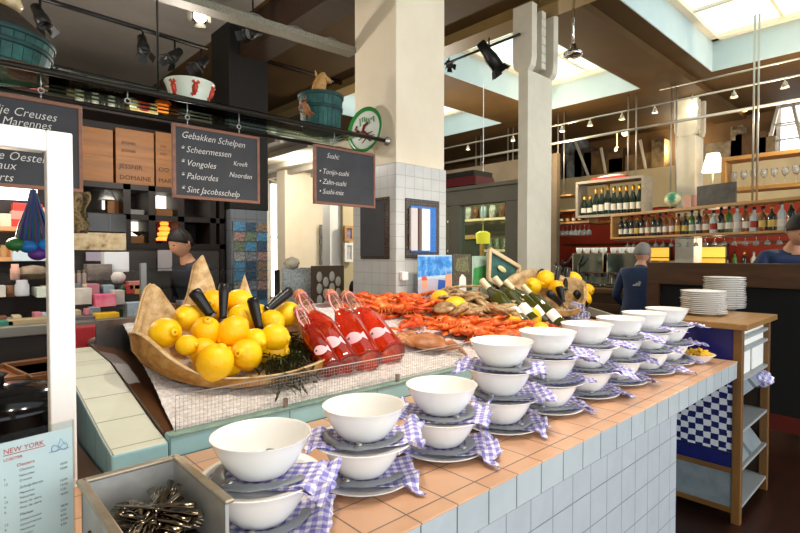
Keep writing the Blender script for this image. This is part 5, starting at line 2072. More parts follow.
# ================================================================ BAR SIDE AT THE RIGHT
def liquor(kind):
    """small set of bottle shapes, built once and copied"""
    P = {
        0: [(0, 0), (.036, 0), (.037, .005), (.037, .19), (.03, .215), (.015, .235), (.0135, .29), (.015, .29), (.015, .3), (0, .3)],
        1: [(0, 0), (.042, 0), (.043, .006), (.043, .15), (.038, .175), (.016, .2), (.014, .25), (.017, .252), (.017, .275), (0, .276)],
        2: [(0, 0), (.038, 0), (.04, .006), (.036, .12), (.041, .18), (.03, .21), (.014, .235), (.013, .28), (.016, .282), (.016, .3), (0, .3)],
        3: [(0, 0), (.043, 0), (.045, .006), (.044, .13), (.036, .185), (.021, .23), (.0155, .27), (.018, .272), (.0185, .31), (.012, .32), (0, .32)],
    }[kind[0]]
    root = thing('liquor_bottle', 'bottle', 'bottle')
    b = MB()
    cut = .215 if kind[0] != 1 else .2
    b.lathe([(p[0], p[1]) for p in P], 14)
    b.build('glass_body', kind[1], root)
    top = P[-2][1]
    b = MB()
    b.lathe([(P[-3][0] + .002, top - (.06 if kind[0] == 3 else .03)), (P[-3][0] + .002, top + .003), (0, top + .004)], 12)
    b.build('cap', kind[3], root)
    b = MB()
    r = P[2][0] + .0012
    b.grid(lambda s, t: (r * cos(pi * .75 + s * pi * .9), r * sin(pi * .75 + s * pi * .9), .045 + t * .075), 10, 1)
    b.build('paper_label', kind[2], root)
    return root


AMB = mat('amber_spirit', '8a4a14', .08, c2='6e360c', vs=5, coat=.5)
CLR = mat('clear_spirit', 'c4ccc8', .06, coat=.5)
GRN = mat('green_spirit', '3a6a2c', .08, coat=.5)
DRK = mat('dark_spirit', '1c1410', .08, coat=.5)
LBW = mat('label_white', 'e4ddcc', .6)
LBY = mat('label_yellow', 'd8b860', .6)
LBR = mat('label_red', 'a83a2c', .6)
GOLD = mat('gold_foil', 'c89a40', .3, .8)
KINDS_ = [(0, DRK, LBW, BLK), (0, DGREENB, LBW, GOLD), (1, AMB, LBY, BLK), (2, CLR, LBW, STEEL), (1, CLR, LBR, BLK), (0, GRN, LBW, BLK), (2, AMB, LBW, GOLD), (1, DRK, LBY, GOLD), (0, AMB, LBW, BLK)]
WORDS = ['dark', 'dark green', 'amber', 'clear', 'clear red-labelled', 'green', 'golden amber', 'dark yellow-labelled', 'brown']
LQ = [liquor(k) for k in KINDS_]
CHAMP = liquor((3, DGREENB, LBW, GOLD))
seen = set()
def put(proto, key, loc, rz, label, group):
    if key not in seen:
        seen.add(key)
        proto.location, proto['label'], proto['group'] = loc, label, group
        proto.rotation_euler = (0, 0, rz)
        return proto
    return dup(proto, loc, rz, label, group)


def wine_glass_mesh():
    return MB().lathe([(0, 0), (.032, .001), (.033, .003), (.006, .008), (.004, .015), (.004, .075), (.012, .085), (.03, .105), (.037, .135), (.034, .17), (.032, .17), (.034, .135), (.028, .108), (0, .09)], 16)
GLASSM = mat('stemware_glass', 'e8ecea', .05, trans=.75, ior=1.3)
WG = wine_glass_mesh().build('wine_glass', GLASSM)
WG['category'] = 'glass'

# long hanging bottle shelf
SA, SB = V((7.5, 3.4, 0)), V((6.1, -.1, 0))
sd = (SB - SA).normalized()
sn = V((-sd.y, sd.x, 0))
if sn.x < 0: sn = -sn
SL = (SB - SA).length
zlo, zhi = 1.815, 2.12
ang = atan2(sd.y, sd.x)
ls = thing('bottle_shelf', 'long oak shelf of bottles hanging over the bar', 'shelf', (SA.x, SA.y, zlo), ang)
b = MB()
b.box(0, -.01, -.03, SL, .27, 0).box(0, -.01, zhi - zlo, SL, .27, zhi - zlo + .035).box(-.035, -.01, -.03, 0, .27, zhi - zlo + .035)
b.build('shelf_boards', OAK, ls, bev=.003)
b = MB()
for k in range(5):
    b.box(0, .03 + .05 * k, -.05, SL, .045 + .05 * k, -.045)
b.build('glass_rails', DSTEEL, ls)
nB = 37
for i in range(nB):
    t = .07 + i * (SL - .15) / nB
    k = (i * 5 + (i // 3) * 2) % 9 if i > 7 else (0, 1, 0, 7, 0, 8, 1, 0)[i]
    if i > 32: continue
    lab = '%s bottle on the long oak shelf, %s from its left end' % (WORDS[k], ORD[i] if i < 26 else ('twenty-' + ORD[i - 20]) if i < 29 else ('thirtieth', 'thirty-first', 'thirty-second', 'thirty-third')[max(0, i - 29)])
    if i == 29: lab = '%s bottle on the long oak shelf, thirtieth from its left end' % WORDS[k]
    p = SA + sd * t + sn * .1
    put(LQ[k], k, (p.x, p.y, zlo), R.uniform(0, .4) - .2 + pi / 2 * 0, lab, 'bottles on the long oak shelf')
for i in range(26):
    p = SA + sd * (.15 + i * .125) + sn * .14
    o = WG if i == 0 else dup(WG, (0, 0, 0))
    o.location, o.rotation_euler, o.scale = (p.x, p.y, zlo - .05), (pi, 0, 0), (.8, .8, .62)
    o.name = 'hanging_wine_glass'
    o['label'], o['group'] = 'stemmed glass hanging upside down under the long oak shelf', 'glasses hanging under the long shelf'

# champagne shelf
cx, ya, yb_ = 7.5, 4.0, 2.95
z0, z1 = 2.17, 2.66
cs = thing('champagne_shelf', 'grey wooden box shelf of champagne hanging above the bar', 'shelf', (cx, (ya + yb_) / 2, z0))
GWD = wood('weathered_grey_wood', '8a8272', 'aaa292', 7, 'y', .6)
b = MB()
b.box(cx, yb_, z0 - .04, cx + .32, ya, z0).box(cx, yb_, z1, cx + .32, ya, z1 + .04).box(cx, yb_, z0, cx + .32, yb_ + .04, z1).box(cx, ya - .04, z0, cx + .32, ya, z1)
b.build('shelf_box', GWD, cs, True, bev=.003)
for i in range(10):
    y = ya - .1 - i * (ya - yb_ - .2) / 9
    s = 1.12 if i == 4 else 1.0
    o = put(CHAMP, 'c', (cx + .1, y, z0), .3, 'champagne bottle on the grey box shelf, %s from the left' % ORD[i], 'champagne bottles')
    o.scale = (1.25, 1.25, 1.28 * s * (1 if i > 1 else .75))
p = at(611, 178, x=cx + .1)
root = thing('lobster_pack', 'flat red and white packet on top of the champagne shelf', 'package', (cx + .1, p.y, z1 + .04))
MB().box(-.1, -.26, 0, .1, .26, .03).build('red_tray', mat('bright_red_card', 'd8302c', .5), root)
MB().ell((0, 0, .04), (.06, .2, .03), nz=.3).build('white_top', PAPER, root)
# upper shelf of glasses
gx, ga, gb = 7.42, 1.97, .0
z0, z1 = 2.40, 2.74
gs = thing('glass_shelf', 'oak box shelf full of upturned glasses at the upper right', 'shelf', (gx, 1, z0))
b = MB()
b.box(gx, gb, z0 - .05, gx + .3, ga, z0).box(gx, gb, z1, gx + .3, ga, z1 + .05).box(gx, ga - .05, z0, gx + .3, ga, z1)
b.build('shelf_box', OAKY, gs, True, bev=.003)
for i in range(15):
    o = dup(WG, (gx + .1, ga - .12 - i * .105, z0), 0, 'glass on the upper right oak shelf, %s from the left' % ORD[i], 'glasses on the upper right shelf')
    o.scale = (1.05, 1.05, 1.2)
# stemware rack left of the champagne shelf
hx = 7.6
h0, h1 = at(553, 200, x=hx).y, at(589, 222, x=hx).y
hz = at(560, 224, x=hx).z
hr = thing('stemware_rack', 'wooden rack with hanging glasses left of the champagne shelf', 'rack', (hx, (h0 + h1) / 2, hz))
b = MB()
b.box(hx, h1, hz, hx + .3, h0, hz + .03).box(hx, h1, hz + .2, hx + .3, h0, hz + .23).box(hx, h1, hz + .03, hx + .3, h1 + .03, hz + .2)
b.box(hx, h1 + .3, hz + .45, hx + .3, h0, hz + .48)
b.build('rack_boards', OAKY, hr, True)
for i in range(8):
    o = dup(WG, (hx + .1, h0 - .05 - i * (h0 - h1 - .1) / 7, hz), (pi, 0, 0), 'glass hanging from the rack by the fork column, %s from the left' % ORD[i], 'glasses hanging from the rack')
    o.scale = (1.2, 1.2, 1.15)
    o.name = 'hanging_wine_glass'
for i in range(5):
    o = dup(LQ[(1, 2, 8, 7, 2)[i]], (hx + .1, h0 - .1 - i * .11, hz + .03), .2, 'short bottle on the stemware rack by the fork column, %s from the left' % ORD[i], 'bottles on the stemware rack')
    o.scale = (.8, .8, .5)

# suspension rods and light rails
ROD = mat('pale_steel_rod', 'b8b4a8', .35, .7)
for k, (u0, u1, x, zb, where) in enumerate(((671, 676, 7.3, 2.15, 'left of the round lamp column'), (753, 757.5, 6.9, 2.15, 'over the right half of the long shelf'), (628, 636, 7.55, 2.7, 'over the right end of the champagne shelf'), (558, 564, 7.65, hz + .48, 'beside the fork column'), (508, 513, 7.9, 2.0, 'left of the fork column'), (476, 481, 8.0, 2.0, 'over the glazed partition'))):
    root = thing('hanging_rods', 'pair of slim steel rods from the ceiling ' + where, 'rods', at((u0 + u1) / 2, 200, x=x), 0)
    for u in (u0, u1):
        y = at(u, 150, x=x).y
        MB().tube([(x, y, zb), (x, y, CZ if k != 1 else CZ + .37)], .011, 6).build('rod', ROD, root, True)
def rail(u0, v0, u1, v1, x, r, label, y0=None, y1=None):
    p, q = at(u0, v0, x=x), at(u1, v1, x=x)
    z = (p.z + q.z) / 2
    bar('light_rail', label, 'rail', (x, p.y, z), (x, q.y, z), r, ROD)
    return z
z1r = rail(440, 150, 800, 74, 7.0, .012, 'thin steel rail with little lamps, middle one of the three')
z2r = rail(440, 163, 800, 101, 7.2, .02, 'thick steel rail, lowest of the three over the bar')
z3r = rail(660, 92, 800, 56, 7.2, .012, 'thin steel rail, topmost at the upper right')
WARM = emit('halogen_glow', 'ffe2a8', 10)
def halogen(u, v, x, z, label, tilt=0):
    p = at(u, v, x=x)
    root = thing('halogen_lamp', label, 'lamp', (x, p.y, z - .012), 0, 'halogen lamps on the rail')
    MB().tube([(0, 0, 0), (0, 0, -.03)], .008, 6).lathe([(.02, -.03), (.025, -.05), (.045, -.10), (.042, -.10), (.02, -.05)], 14).build('lamp_body', ROD, root)
    MB().lathe([(0, -.088), (.034, -.09)], 12).build('bulb', WARM, root)
    return root
for k, (u, v) in enumerate(((562, 133), (590, 126), (622, 120), (655, 113), (734, 95), (785, 80), (468, 148), (513, 140))):
    halogen(u, v, 7.0, z1r, ('first', 'second', 'third', 'fourth')[k] + ' halogen lamp right of the fork column on the rail' if k < 4 else ('halogen lamp right of the round lamp column', 'halogen lamp at the far right end of the rail', 'halogen lamp above the red beam, left one', 'halogen lamp just left of the fork column')[k - 4])
p = at(692, 108, x=7.9)
root = thing('globe_lamp', 'bright round lamp on the far column', 'lamp', p)
MB().ell((0, 0, 0), (.07, .07, .07)).build('globe', emit('globe_glow', 'fff0d0', 8), root)
MB().tube([(0, 0, .06), (0, 0, .3)], .01, 6).tube([(0, 0, .3), (.3, 0, .3)], .01, 6).build('bracket', ROD, root)
root = thing('floor_lamp', 'lamp with white conical shade standing behind the long shelf', 'lamp', (8.0, at(713, 165, x=8.0).y, 2.4))
zl_ = at(713, 168, x=8.0).z
MB().tube([(0, 0, -.3), (0, 0, zl_ - 2.4)], .012, 8).lathe([(0, -.3), (.1, -.3), (.1, -.28), (0, -.28)], 16).build('lamp_stand', ROD, root)
MB().lathe([(.14, zl_ - 2.45), (.08, zl_ - 2.2), (.078, zl_ - 2.2), (.138, zl_ - 2.45)], 24).build('lamp_shade', mat('lit_shade', 'fff4e0', .6, em=1.6, ec='ffe6c0'), root)
bx = MB()
bx.box(7.9, 1.6, 2.06, 8.4, 4.0, 2.1)
o = bx.build('back_shelf', OAKY)
tag(o, 'oak shelf behind the long bottle shelf carrying the white lamp', 'shelf')

# back bar, espresso machines, counter
kb = thing('bar_counter', 'brown wooden bar counter below the espresso machines', 'counter', (6.6, 3.3, 0))
b = MB()
b.box(6.3, 2.0, 0, 6.9, 6.0, 1.06)
b.build('bar_body', DWOOD, kb, True)
b = MB()
b.box(6.24, 2.0, 1.06, 6.95, 6.0, 1.12)
b.build('bar_top', mat('worn_bar_top', '6a4a30', .3, c2='5a3c26', vs=5), kb, True, bev=.008)
b = MB()
b.box(6.27, 2.0, .85, 6.31, 6.0, .93)
b.build('bar_moulding', DWOOD, kb, True)
def espresso(u0, u1, label):
    x = 6.75
    p, q = at(u0, 282, x=x), at(u1, 240, x=x)
    root = thing('espresso_machine', label, 'espresso machine', (x, (p.y + q.y) / 2, 1.12))
    W = p.y - q.y
    b = MB()
    b.box(-.18, -W / 2, .18, .18, W / 2, .46)
    b.box(-.05, -W / 2, 0, .18, W / 2, .2)
    b.box(-.25, -W / 2, 0, .18, W / 2, .05)
    b.build('machine_body', CHROME, root, bev=.02)
    for k in (-1, 1):
        c = MB()
        c.lathe([(.035, .2), (.035, .14), (.03, .13), (0, .13)], 14, TR((-.14, k * W * .25, 0)))
        c.tube([(-.17, k * W * .25, .15), (-.29, k * W * .25, .14)], .012, 8)
        c.build('group_head', DSTEEL, root)
    for k in range(7):
        c = MB()
        c.lathe([(0, 0), (.03, 0), (.04, .03), (.042, .07), (.04, .07), (.03, .01), (0, .01)], 12, TR((-.08 + .07 * (k % 2), -W * .4 + W * .13 * k, .46)))
        c.build('cup', WHITE_C, root)
espresso(578, 610, 'left chrome espresso machine on the bar counter')
espresso(612, 646, 'right chrome espresso machine behind the person in the sports jacket')
# back counter with fruit and bottles on the red wall
bc = thing('back_counter', 'dark back counter along the red wall', 'counter', (8.9, 3, 0))
b = MB()
b.box(8.6, -1, 0, 9.2, 6, 1.3)
b.box(8.9, 0.5, 1.72, 9.2, 5, 1.76)
b.build('counter_body', DWOOD, bc, True)
for k in range(14):
    u = 640 + k * 9.5
    p = at(u, 247, x=8.85)
    o = dup(LQ[(3, 6, 2, 4, 5, 1)[k % 6]], (8.85, p.y, 1.3), .2, '%s bottle on the dark back counter, %s from the left' % (WORDS[(3, 6, 2, 4, 5, 1)[k % 6]], ORD[k]), 'bottles on the back counter')
for k in range(9):
    p = at(632 + k * 6, 246, x=8.7)
    o = MB().lathe([(0, 0), (.06, 0), (.075, .1), (.07, .16), (0, .16)], 14).build('preserve_jar', mat(('yellow_preserve', 'pale_preserve')[k % 2], ('d8a830', 'd8cc98')[k % 2], .2))
    o.location = (8.7, p.y, 1.3)
    tag(o, '%s preserve jar behind the sports jacket person, %s from the left' % (('yellow', 'pale')[k % 2], ORD[k]), 'jar', 'preserve jars on the back counter')
# black branching candle stand
p = at(563, 262, x=6.0)
root = thing('candelabra', 'black branching candle stand right of the fork column', 'candle holder', (6.35, at(563, 262, x=6.35).y, 1.12))
b = MB()
b.lathe([(0, 0), (.08, 0), (.07, .02), (.015, .04), (.012, .3), (0, .3)], 14)
for k in range(7):
    a = k * .9
    b.tube([(0, 0, .12 + .03 * k), (.07 * cos(a), .07 * sin(a), .16 + .03 * k), (.13 * cos(a), .13 * sin(a), .22 + .035 * k)], .011, 6)
b.build('branches', BLK, root)

# brown screen wall beside the plate cabinet
sc = thing('bar_partition', 'brown wooden partition with black panel behind the plate stacks', 'partition', (5.0, 1, 0))
ym = 1.93
b = MB()
b.box(5.0, -.8, 1.28, 5.14, ym, 1.48)
b.build('top_rail', DWOOD, sc, True, bev=.004)
b = MB()
b.box(5.0, ym - .1, 0, 5.14, ym, 1.28)
b.build('post', DWOOD, sc, True)
b = MB()
b.box(5.05, -.8, .25, 5.1, ym - .1, 1.28)
b.build('black_panel', mat('black_fabric', '0c0b0b', .9), sc, True)
b = MB()
b.box(5.02, -.8, .12, 5.12, ym - .1, .25)
b.build('red_kick_board', mat('dark_red_board', '5a1c12', .5), sc, True)

# ---------------------------------------------------------------- plate cabinet at the end of the counter
kx0, kx1, ky0, ky1 = 3.365, 4.05, .775, 1.36
kt = 1.16
kb = thing('plate_cabinet', 'oak cabinet with blue and white check side and open shelves', 'cabinet', ((kx0 + kx1) / 2, 1.1, 0))
b = MB()
b.box(kx0 - .03, ky0 - .03, kt - .035, kx1 + .03, ky1 + .03, kt)
b.build('cabinet_top', wood('cabinet_oak', '8a6434', 'a67c44', 8, 'x', .4), kb, True, bev=.004)
for x, y in ((kx0, ky0), (kx1 - .045, ky0), (kx0, ky1 - .045), (kx1 - .045, ky1 - .045)):
    b = MB()
    b.box(x, y, 0, x + .045, y + .045, kt - .035)
    b.build('leg', OAKZ, kb, True, bev=.003)
b = MB()
b.box(kx0 + .008, ky0 + .045, .41, kx0 + .02, ky1 - .045, .80)
b.build('check_panel', CHECK, kb, True)
b = MB()
b.box(kx0 + .004, ky0 + .045, .80, kx0 + .022, ky1 - .045, kt - .035)
b.build('blue_border', NAVY, kb, True)
b = MB()
b.box(kx0 + .004, ky0 + .045, .32, kx0 + .022, ky1 - .045, .405)
b.build('blue_border', NAVY, kb, True)
b = MB()
b.box(kx0, ky0 + .045, .29, kx0 + .025, ky1 - .045, .32).box(kx0, ky0 + .045, .06, kx0 + .025, ky1 - .045, .09)
b.build('oak_rail', wood('cabinet_oak_rail', '6e4c22', '8a6230', 8, 'y', .4), kb, True)
b = MB()
b.box(kx0 + .008, ky0 + .045, .09, kx0 + .02, ky1 - .045, .29)
b.build('grey_panel', mat('grey_washed_wood', '8c959a', .6, c2='7a848a', vs=12), kb, True)
for k, z in enumerate((1.06, .99, .82, .52, .30, .08)):
    b = MB()
    b.box(kx0 + .03, ky0 + .005, z, kx1 - .01, ky1 - .03, z + .018)
    b.build('shelf_board', mat('grey_shelf', 'a4a8a6', .4), kb, True)
b = MB()
b.box(kx1 - .02, ky0 + .045, .08, kx1 - .008, ky1 - .045, kt - .04).box(kx0 + .03, ky1 - .04, .08, kx1 - .02, ky1 - .028, kt - .04)
b.build('back_panel', DWOODX, kb, True)
def shelf_thing(name, label, cat, x, z, w, h, m, d_=.3, group=None, rz=0):
    return block(name, label, cat, (x, ky0 + .03 + d_ / 2, z + .018), (w, d_, h), m, rz, .004, group)
for k, (z, h, lab) in enumerate(((1.06, .035, 'flat white paper stack on the topmost cabinet shelf'), (.99, .045, 'flat white paper stack on the second cabinet shelf'))):
    shelf_thing('paper_stack', lab, 'paper', 3.70, z, .6, h, PAPER)
shelf_thing('paper_stack', 'tall white paper pile on the third cabinet shelf, left', 'paper', 3.55, .82, .26, .15, PAPER)
shelf_thing('paper_stack', 'tall white paper pile on the third cabinet shelf, right', 'paper', 3.87, .82, .28, .14, PAPER)
def bin_(label, x, z, s, tilt):
    root = thing('plastic_bin', label, 'bin', (x, ky0 + .09, z + .018))
    t = .012
    w, d_, h = s
    b = MB()
    T = Matrix.Translation((0, -.02, .004 + d_ * sin(tilt))) @ Matrix.Rotation(-tilt, 4, 'X')
    vs = []
    for i_, z_ in ((0, 0), (0, h), (t, h), (t, t)):
        k = 1.0 if z_ > t else .85
        vs += [((-w / 2 + i_) * k, (-d_ / 2 + i_) * k, z_), ((w / 2 - i_) * k, (-d_ / 2 + i_) * k, z_), ((w / 2 - i_) * k, (d_ / 2 - i_) * k, z_), ((-w / 2 + i_) * k, (d_ / 2 - i_) * k, z_)]
    fs = [(3, 2, 1, 0), (12, 13, 14, 15)]
    for q in (0, 4, 8):
        for i in range(4): fs.append((q + i, q + (i + 1) % 4, q + 4 + (i + 1) % 4, q + 4 + i))
    b.add(vs, fs, 0, False, T)
    b.build('bin_body', mat('grey_bin', '9aa4a8', .35, c2='8a9498', vs=9), root)
    return root
for x, z, lab in ((3.55, .52, 'grey tilted bin on the fourth cabinet shelf, left'), (3.86, .52, 'grey tilted bin on the fourth cabinet shelf, right'), (3.55, .08, 'grey tilted bin on the lowest cabinet shelf, left'), (3.86, .08, 'grey tilted bin on the lowest cabinet shelf, right')):
    bin_(lab, x, z, (.28, .2, .2), .75)
b = MB()
b.ell((0, 0, .03), (.09, .06, .05), nz=.7, ns=5)
o = b.build('crumpled_napkin', PLAID)
o.location = (3.93, ky0 + .02, .72)
tag(o, 'crumpled plaid napkin stuffed in the fourth cabinet shelf', 'napkin')
q1, q2 = at(703, 314.5, z=kt), at(724, 309, z=kt)
PL1, PL2 = (q1.x, q1.y), (q2.x, q2.y)
for base, n, dia, nm in ((PL1, 12, .30, 'shorter'), (PL2, 18, .30, 'taller')):
    for i in range(n):
        o = dup(PP, (base[0] + R.uniform(-.004, .004), base[1] + R.uniform(-.004, .004), kt + i * .0125), R.uniform(0, 6), 'white plate, %s from the bottom of the %s pile on the oak cabinet' % (ORD[i], nm), 'plates in the %s pile' % nm)
        o['category'] = 'plate'
        o.scale = (1.0, 1.0, 1.0)

# ---------------------------------------------------------------- room beyond the glazed partition
rx = 6.9
fs_ = thing('room_shelves', 'wooden shelves seen through the glazed partition', 'shelves', (rx, 6, 0))
b = MB()
for v in (220, 251):
    p, q = at(447, v, x=rx), at(512, v - 3, x=rx)
    z = (p.z + q.z) / 2
    b.box(rx, q.y, z - .04, rx + .35, p.y, z)
pz = [at(480, v, x=rx).z for v in (218.5, 249.5)]
b.box(rx + .3, at(512, 260, x=rx).y, 0, rx + .35, at(446, 260, x=rx).y, 1.3)
b.build('shelf_boards', PINE, fs_, True)
flat_m = [('d8d0c0', '8a7a68'), ('8a5a3a', '4a3020'), ('c8d0d4', '7a8488')]
for k, u in enumerate((468, 475, 483, 492, 502, 508)):
    p = at(u, 210, x=rx + .1)
    o = MB().lathe([(0, 0), (.055, 0), (.06, .14), (.045, .22), (0, .22)], 14).build('storage_jar', mat('room_jar_%d' % (k % 3), flat_m[k % 3][0], .3, c2=flat_m[k % 3][1], vs=8))
    o.location = (rx + .12, p.y, pz[0])
    tag(o, 'jar on the high shelf behind the partition, %s from the left' % ORD[k], 'jar', 'jars behind the partition')
for k, u in enumerate((490, 497, 505)):
    p = at(u, 262, x=rx + .1)
    o = MB().lathe([(0, 0), (.05, 0), (.06, .05), (.03, .09), (.05, .16), (0, .2)], 14).build('potted_cactus', mat('cactus_green', '5a6a40', .6, c2='a8a490', vs=9))
    o.location = (rx + .12, p.y, pz[1])
    tag(o, 'small plant on the low shelf behind the partition, %s from the left' % ORD[k], 'plant', 'plants behind the partition')
yl = at(483, 237, x=5.6)
root = thing('pendant_lamp', 'yellow pendant lamp hanging behind the glazed partition', 'lamp', yl)
MB().tube([(0, 0, .08), (0, 0, CZ - yl.z)], .006, 6).build('cord', PAPER, root)
MB().lathe([(.09, -.09), (.1, .05), (.05, .08), (0, .08)], 20).build('lamp_shade', mat('yellow_shade', 'e8cc30', .5, em=.5, ec='ffd840'), root)
wp = at(452, 270, x=6.0)
root = thing('standing_mirror', 'oak framed mirror leaning behind the partition', 'mirror', (6.2, at(465, 270, x=6.2).y, 1.05))
b = MB()
b.box(0, -.35, 0, .04, .35, .06).box(0, -.35, .75, .04, .35, .81).box(0, -.35, .06, .04, -.29, .75).box(0, .29, .06, .04, .35, .75)
b.build('mirror_frame', OAKY, root)
MB().box(.015, -.29, .06, .025, .29, .75).build('mirror_glass', mat('mirror_glass', '5a5a54', .1, .6), root)
MB().box(-.05, -.4, -1.05, .12, .4, 0).build('stand', DWOOD, root)

for y_, x_ in ((3, 0),):
    p = at(663, 203, x=7.2)
    root = thing('table_globe', 'small green and cream globe on top of the long oak shelf', 'globe', (SA.x + sd.x * .95 + sn.x * .1, SA.y + sd.y * .95 + sn.y * .1, zhi + .035))
    MB().ell((0, 0, .13), (.1, .1, .1), nu=20, nv=14).build('ball', mat('globe_print', '4a9a6a', .3, stops=[(.4, 'd8dcb8'), (.55, '4a9a6a'), (.7, '2a6a8a')], vs=9), root)
    MB().lathe([(0, 0), (.05, 0), (.05, .012), (.012, .03), (0, .03)], 16).build('base', BLK, root)
def on_long(t, w, h, nm, lab, cat, m, d_=.12):
    q = SA + sd * t + sn * .12
    o = block(nm, lab, cat, (q.x, q.y, zhi + .035), (w, d_, h), m, ang)
    return o
on_long(1.55, .5, .26, 'slate_panel', 'dark framed slate standing on the long oak shelf by the white lamp', 'panel', mat('dark_slate_panel', '2a2826', .5, c2='4a4640', vs=9), .03)
on_long(1.2, .12, .16, 'carton', 'pinkish carton on the long oak shelf beside the dark slate', 'carton', mat('pink_carton', 'c89a88', .6))
# lit cabinets on the back counter
for u0, u1, lab in ((633, 667, 'yellow lit display cabinet behind the person in the sports jacket'), (688, 724, 'yellow lit display cabinet under the middle of the long shelf')):
    y0_, y1_ = at(u0, 250, x=8.65).y, at(u1, 250, x=8.65).y
    root = thing('display_cabinet', lab, 'cabinet', (8.7, (y0_ + y1_) / 2, 1.3))
    W = y0_ - y1_
    b = MB()
    b.box(.1, -W / 2, 0, .2, W / 2, .42).box(-.1, -W / 2, .38, .2, W / 2, .42).box(-.1, -W / 2, 0, .2, W / 2, .03).box(-.1, -W / 2, .2, .2, W / 2, .215)
    b.build('cabinet_body', DSTEEL, root)
    b = MB()
    b.box(.08, -W / 2 + .02, .04, .095, W / 2 - .02, .37)
    b.build('lit_back', emit('cabinet_glow', 'e8b448', .8), root)
for k, (u0, v0, u1, v1) in enumerate(((574, 138, 589, 182), (601, 148, 606, 180), (640, 140, 646, 178))):
    q0, q1 = at(u0, v0, x=9.7), at(u1, v1, x=9.7)
    q1.z = 3.1
    bar('leaning_pole', ('long white pole leaning over the left of the champagne shelf', 'short white pole behind the champagne shelf', 'white pole leaning right of the champagne shelf')[k], 'pole', q0, q1, .03, CREAMW)
# mezzanine clutter
for k, (u, v, w, h, c, nm, lab) in enumerate(((605, 160, 40, 26, '7a5a34', 'cardboard_box', 'big brown box on the mezzanine behind the champagne shelf'), (585, 158, 18, 30, '4a4a48', 'steel_crate', 'dark grey crate on the mezzanine left of the brown box'), (640, 162, 26, 18, '8a6a3c', 'cardboard_box', 'smaller brown box on the mezzanine left of the far column'),
                                          (722, 150, 30, 20, 'a8987c', 'cardboard_box', 'pale box on the mezzanine right of the far column'), (752, 146, 26, 26, '6a4c2c', 'cardboard_box', 'brown box on the mezzanine above the glass shelf'), (562, 160, 16, 20, '9a8a70', 'cardboard_box', 'pale box on the mezzanine right of the fork column'), (480, 165, 40, 16, '5a4a38', 'cardboard_box', 'low dark box on the mezzanine above the red beam'), (574, 150, 22, 44, '8a949a', 'grey_board', 'tall grey panel on the mezzanine right of the fork column'), (618, 140, 14, 16, 'a07840', 'cardboard_box', 'small tan box standing high on the mezzanine'), (660, 150, 12, 30, 'b0986c', 'cardboard_box', 'narrow tan box on the mezzanine by the far column'), (738, 140, 10, 34, 'c8b48c', 'cardboard_box', 'narrow pale box on the mezzanine behind the white lamp'), (768, 150, 14, 20, '9a8460', 'cardboard_box', 'tan box on the mezzanine beside the ladder'))):
    p = at(u, v, x=9.8)
    d = (p - EYE).dot(FW)
    W, H = w * d / FPX, h * d / FPX
    o = block(nm, lab, 'box', (9.85, p.y, 3.1), (.3, W, H), mat('clutter_' + c, c, .6, c2='3a2c1c', vs=4))
for k, (u, v) in enumerate(((625, 133), (617, 150), (745, 108))):
    p = at(u, v, x=9.75)
    o = MB().ell((0, 0, 0), (.06, .06, .06)).tube([(0, 0, .05), (0, 0, CZ - p.z)], .006, 5).build('globe_lamp', emit('warm_bulb', 'ffd080', 6), loc=(0, 0, 0))
    o.location = p
    tag(o, ('warm bulb high above the champagne shelf', 'warm bulb low above the champagne shelf', 'warm bulb above the upper glass shelf')[k], 'lamp')
ld = thing('step_ladder', 'pale step ladder before the bright mezzanine window', 'ladder', (9.8, at(785, 130, x=9.8).y, 3.1))
for s in (-1, 1):
    MB().beam((s * .05, .25, 0), (0, .05, 1.0), .03, .04).build('rail', ROD, ld)
    MB().beam((s * .05, -.25, 0), (0, -.05, 1.0), .03, .04).build('rail', ROD, ld)
for k in range(3):
    MB().beam((0, .2 - .05 * k, .25 + .25 * k), (0, -.2 + .05 * k, .25 + .25 * k), .08, .02).build('rung', ROD, ld)

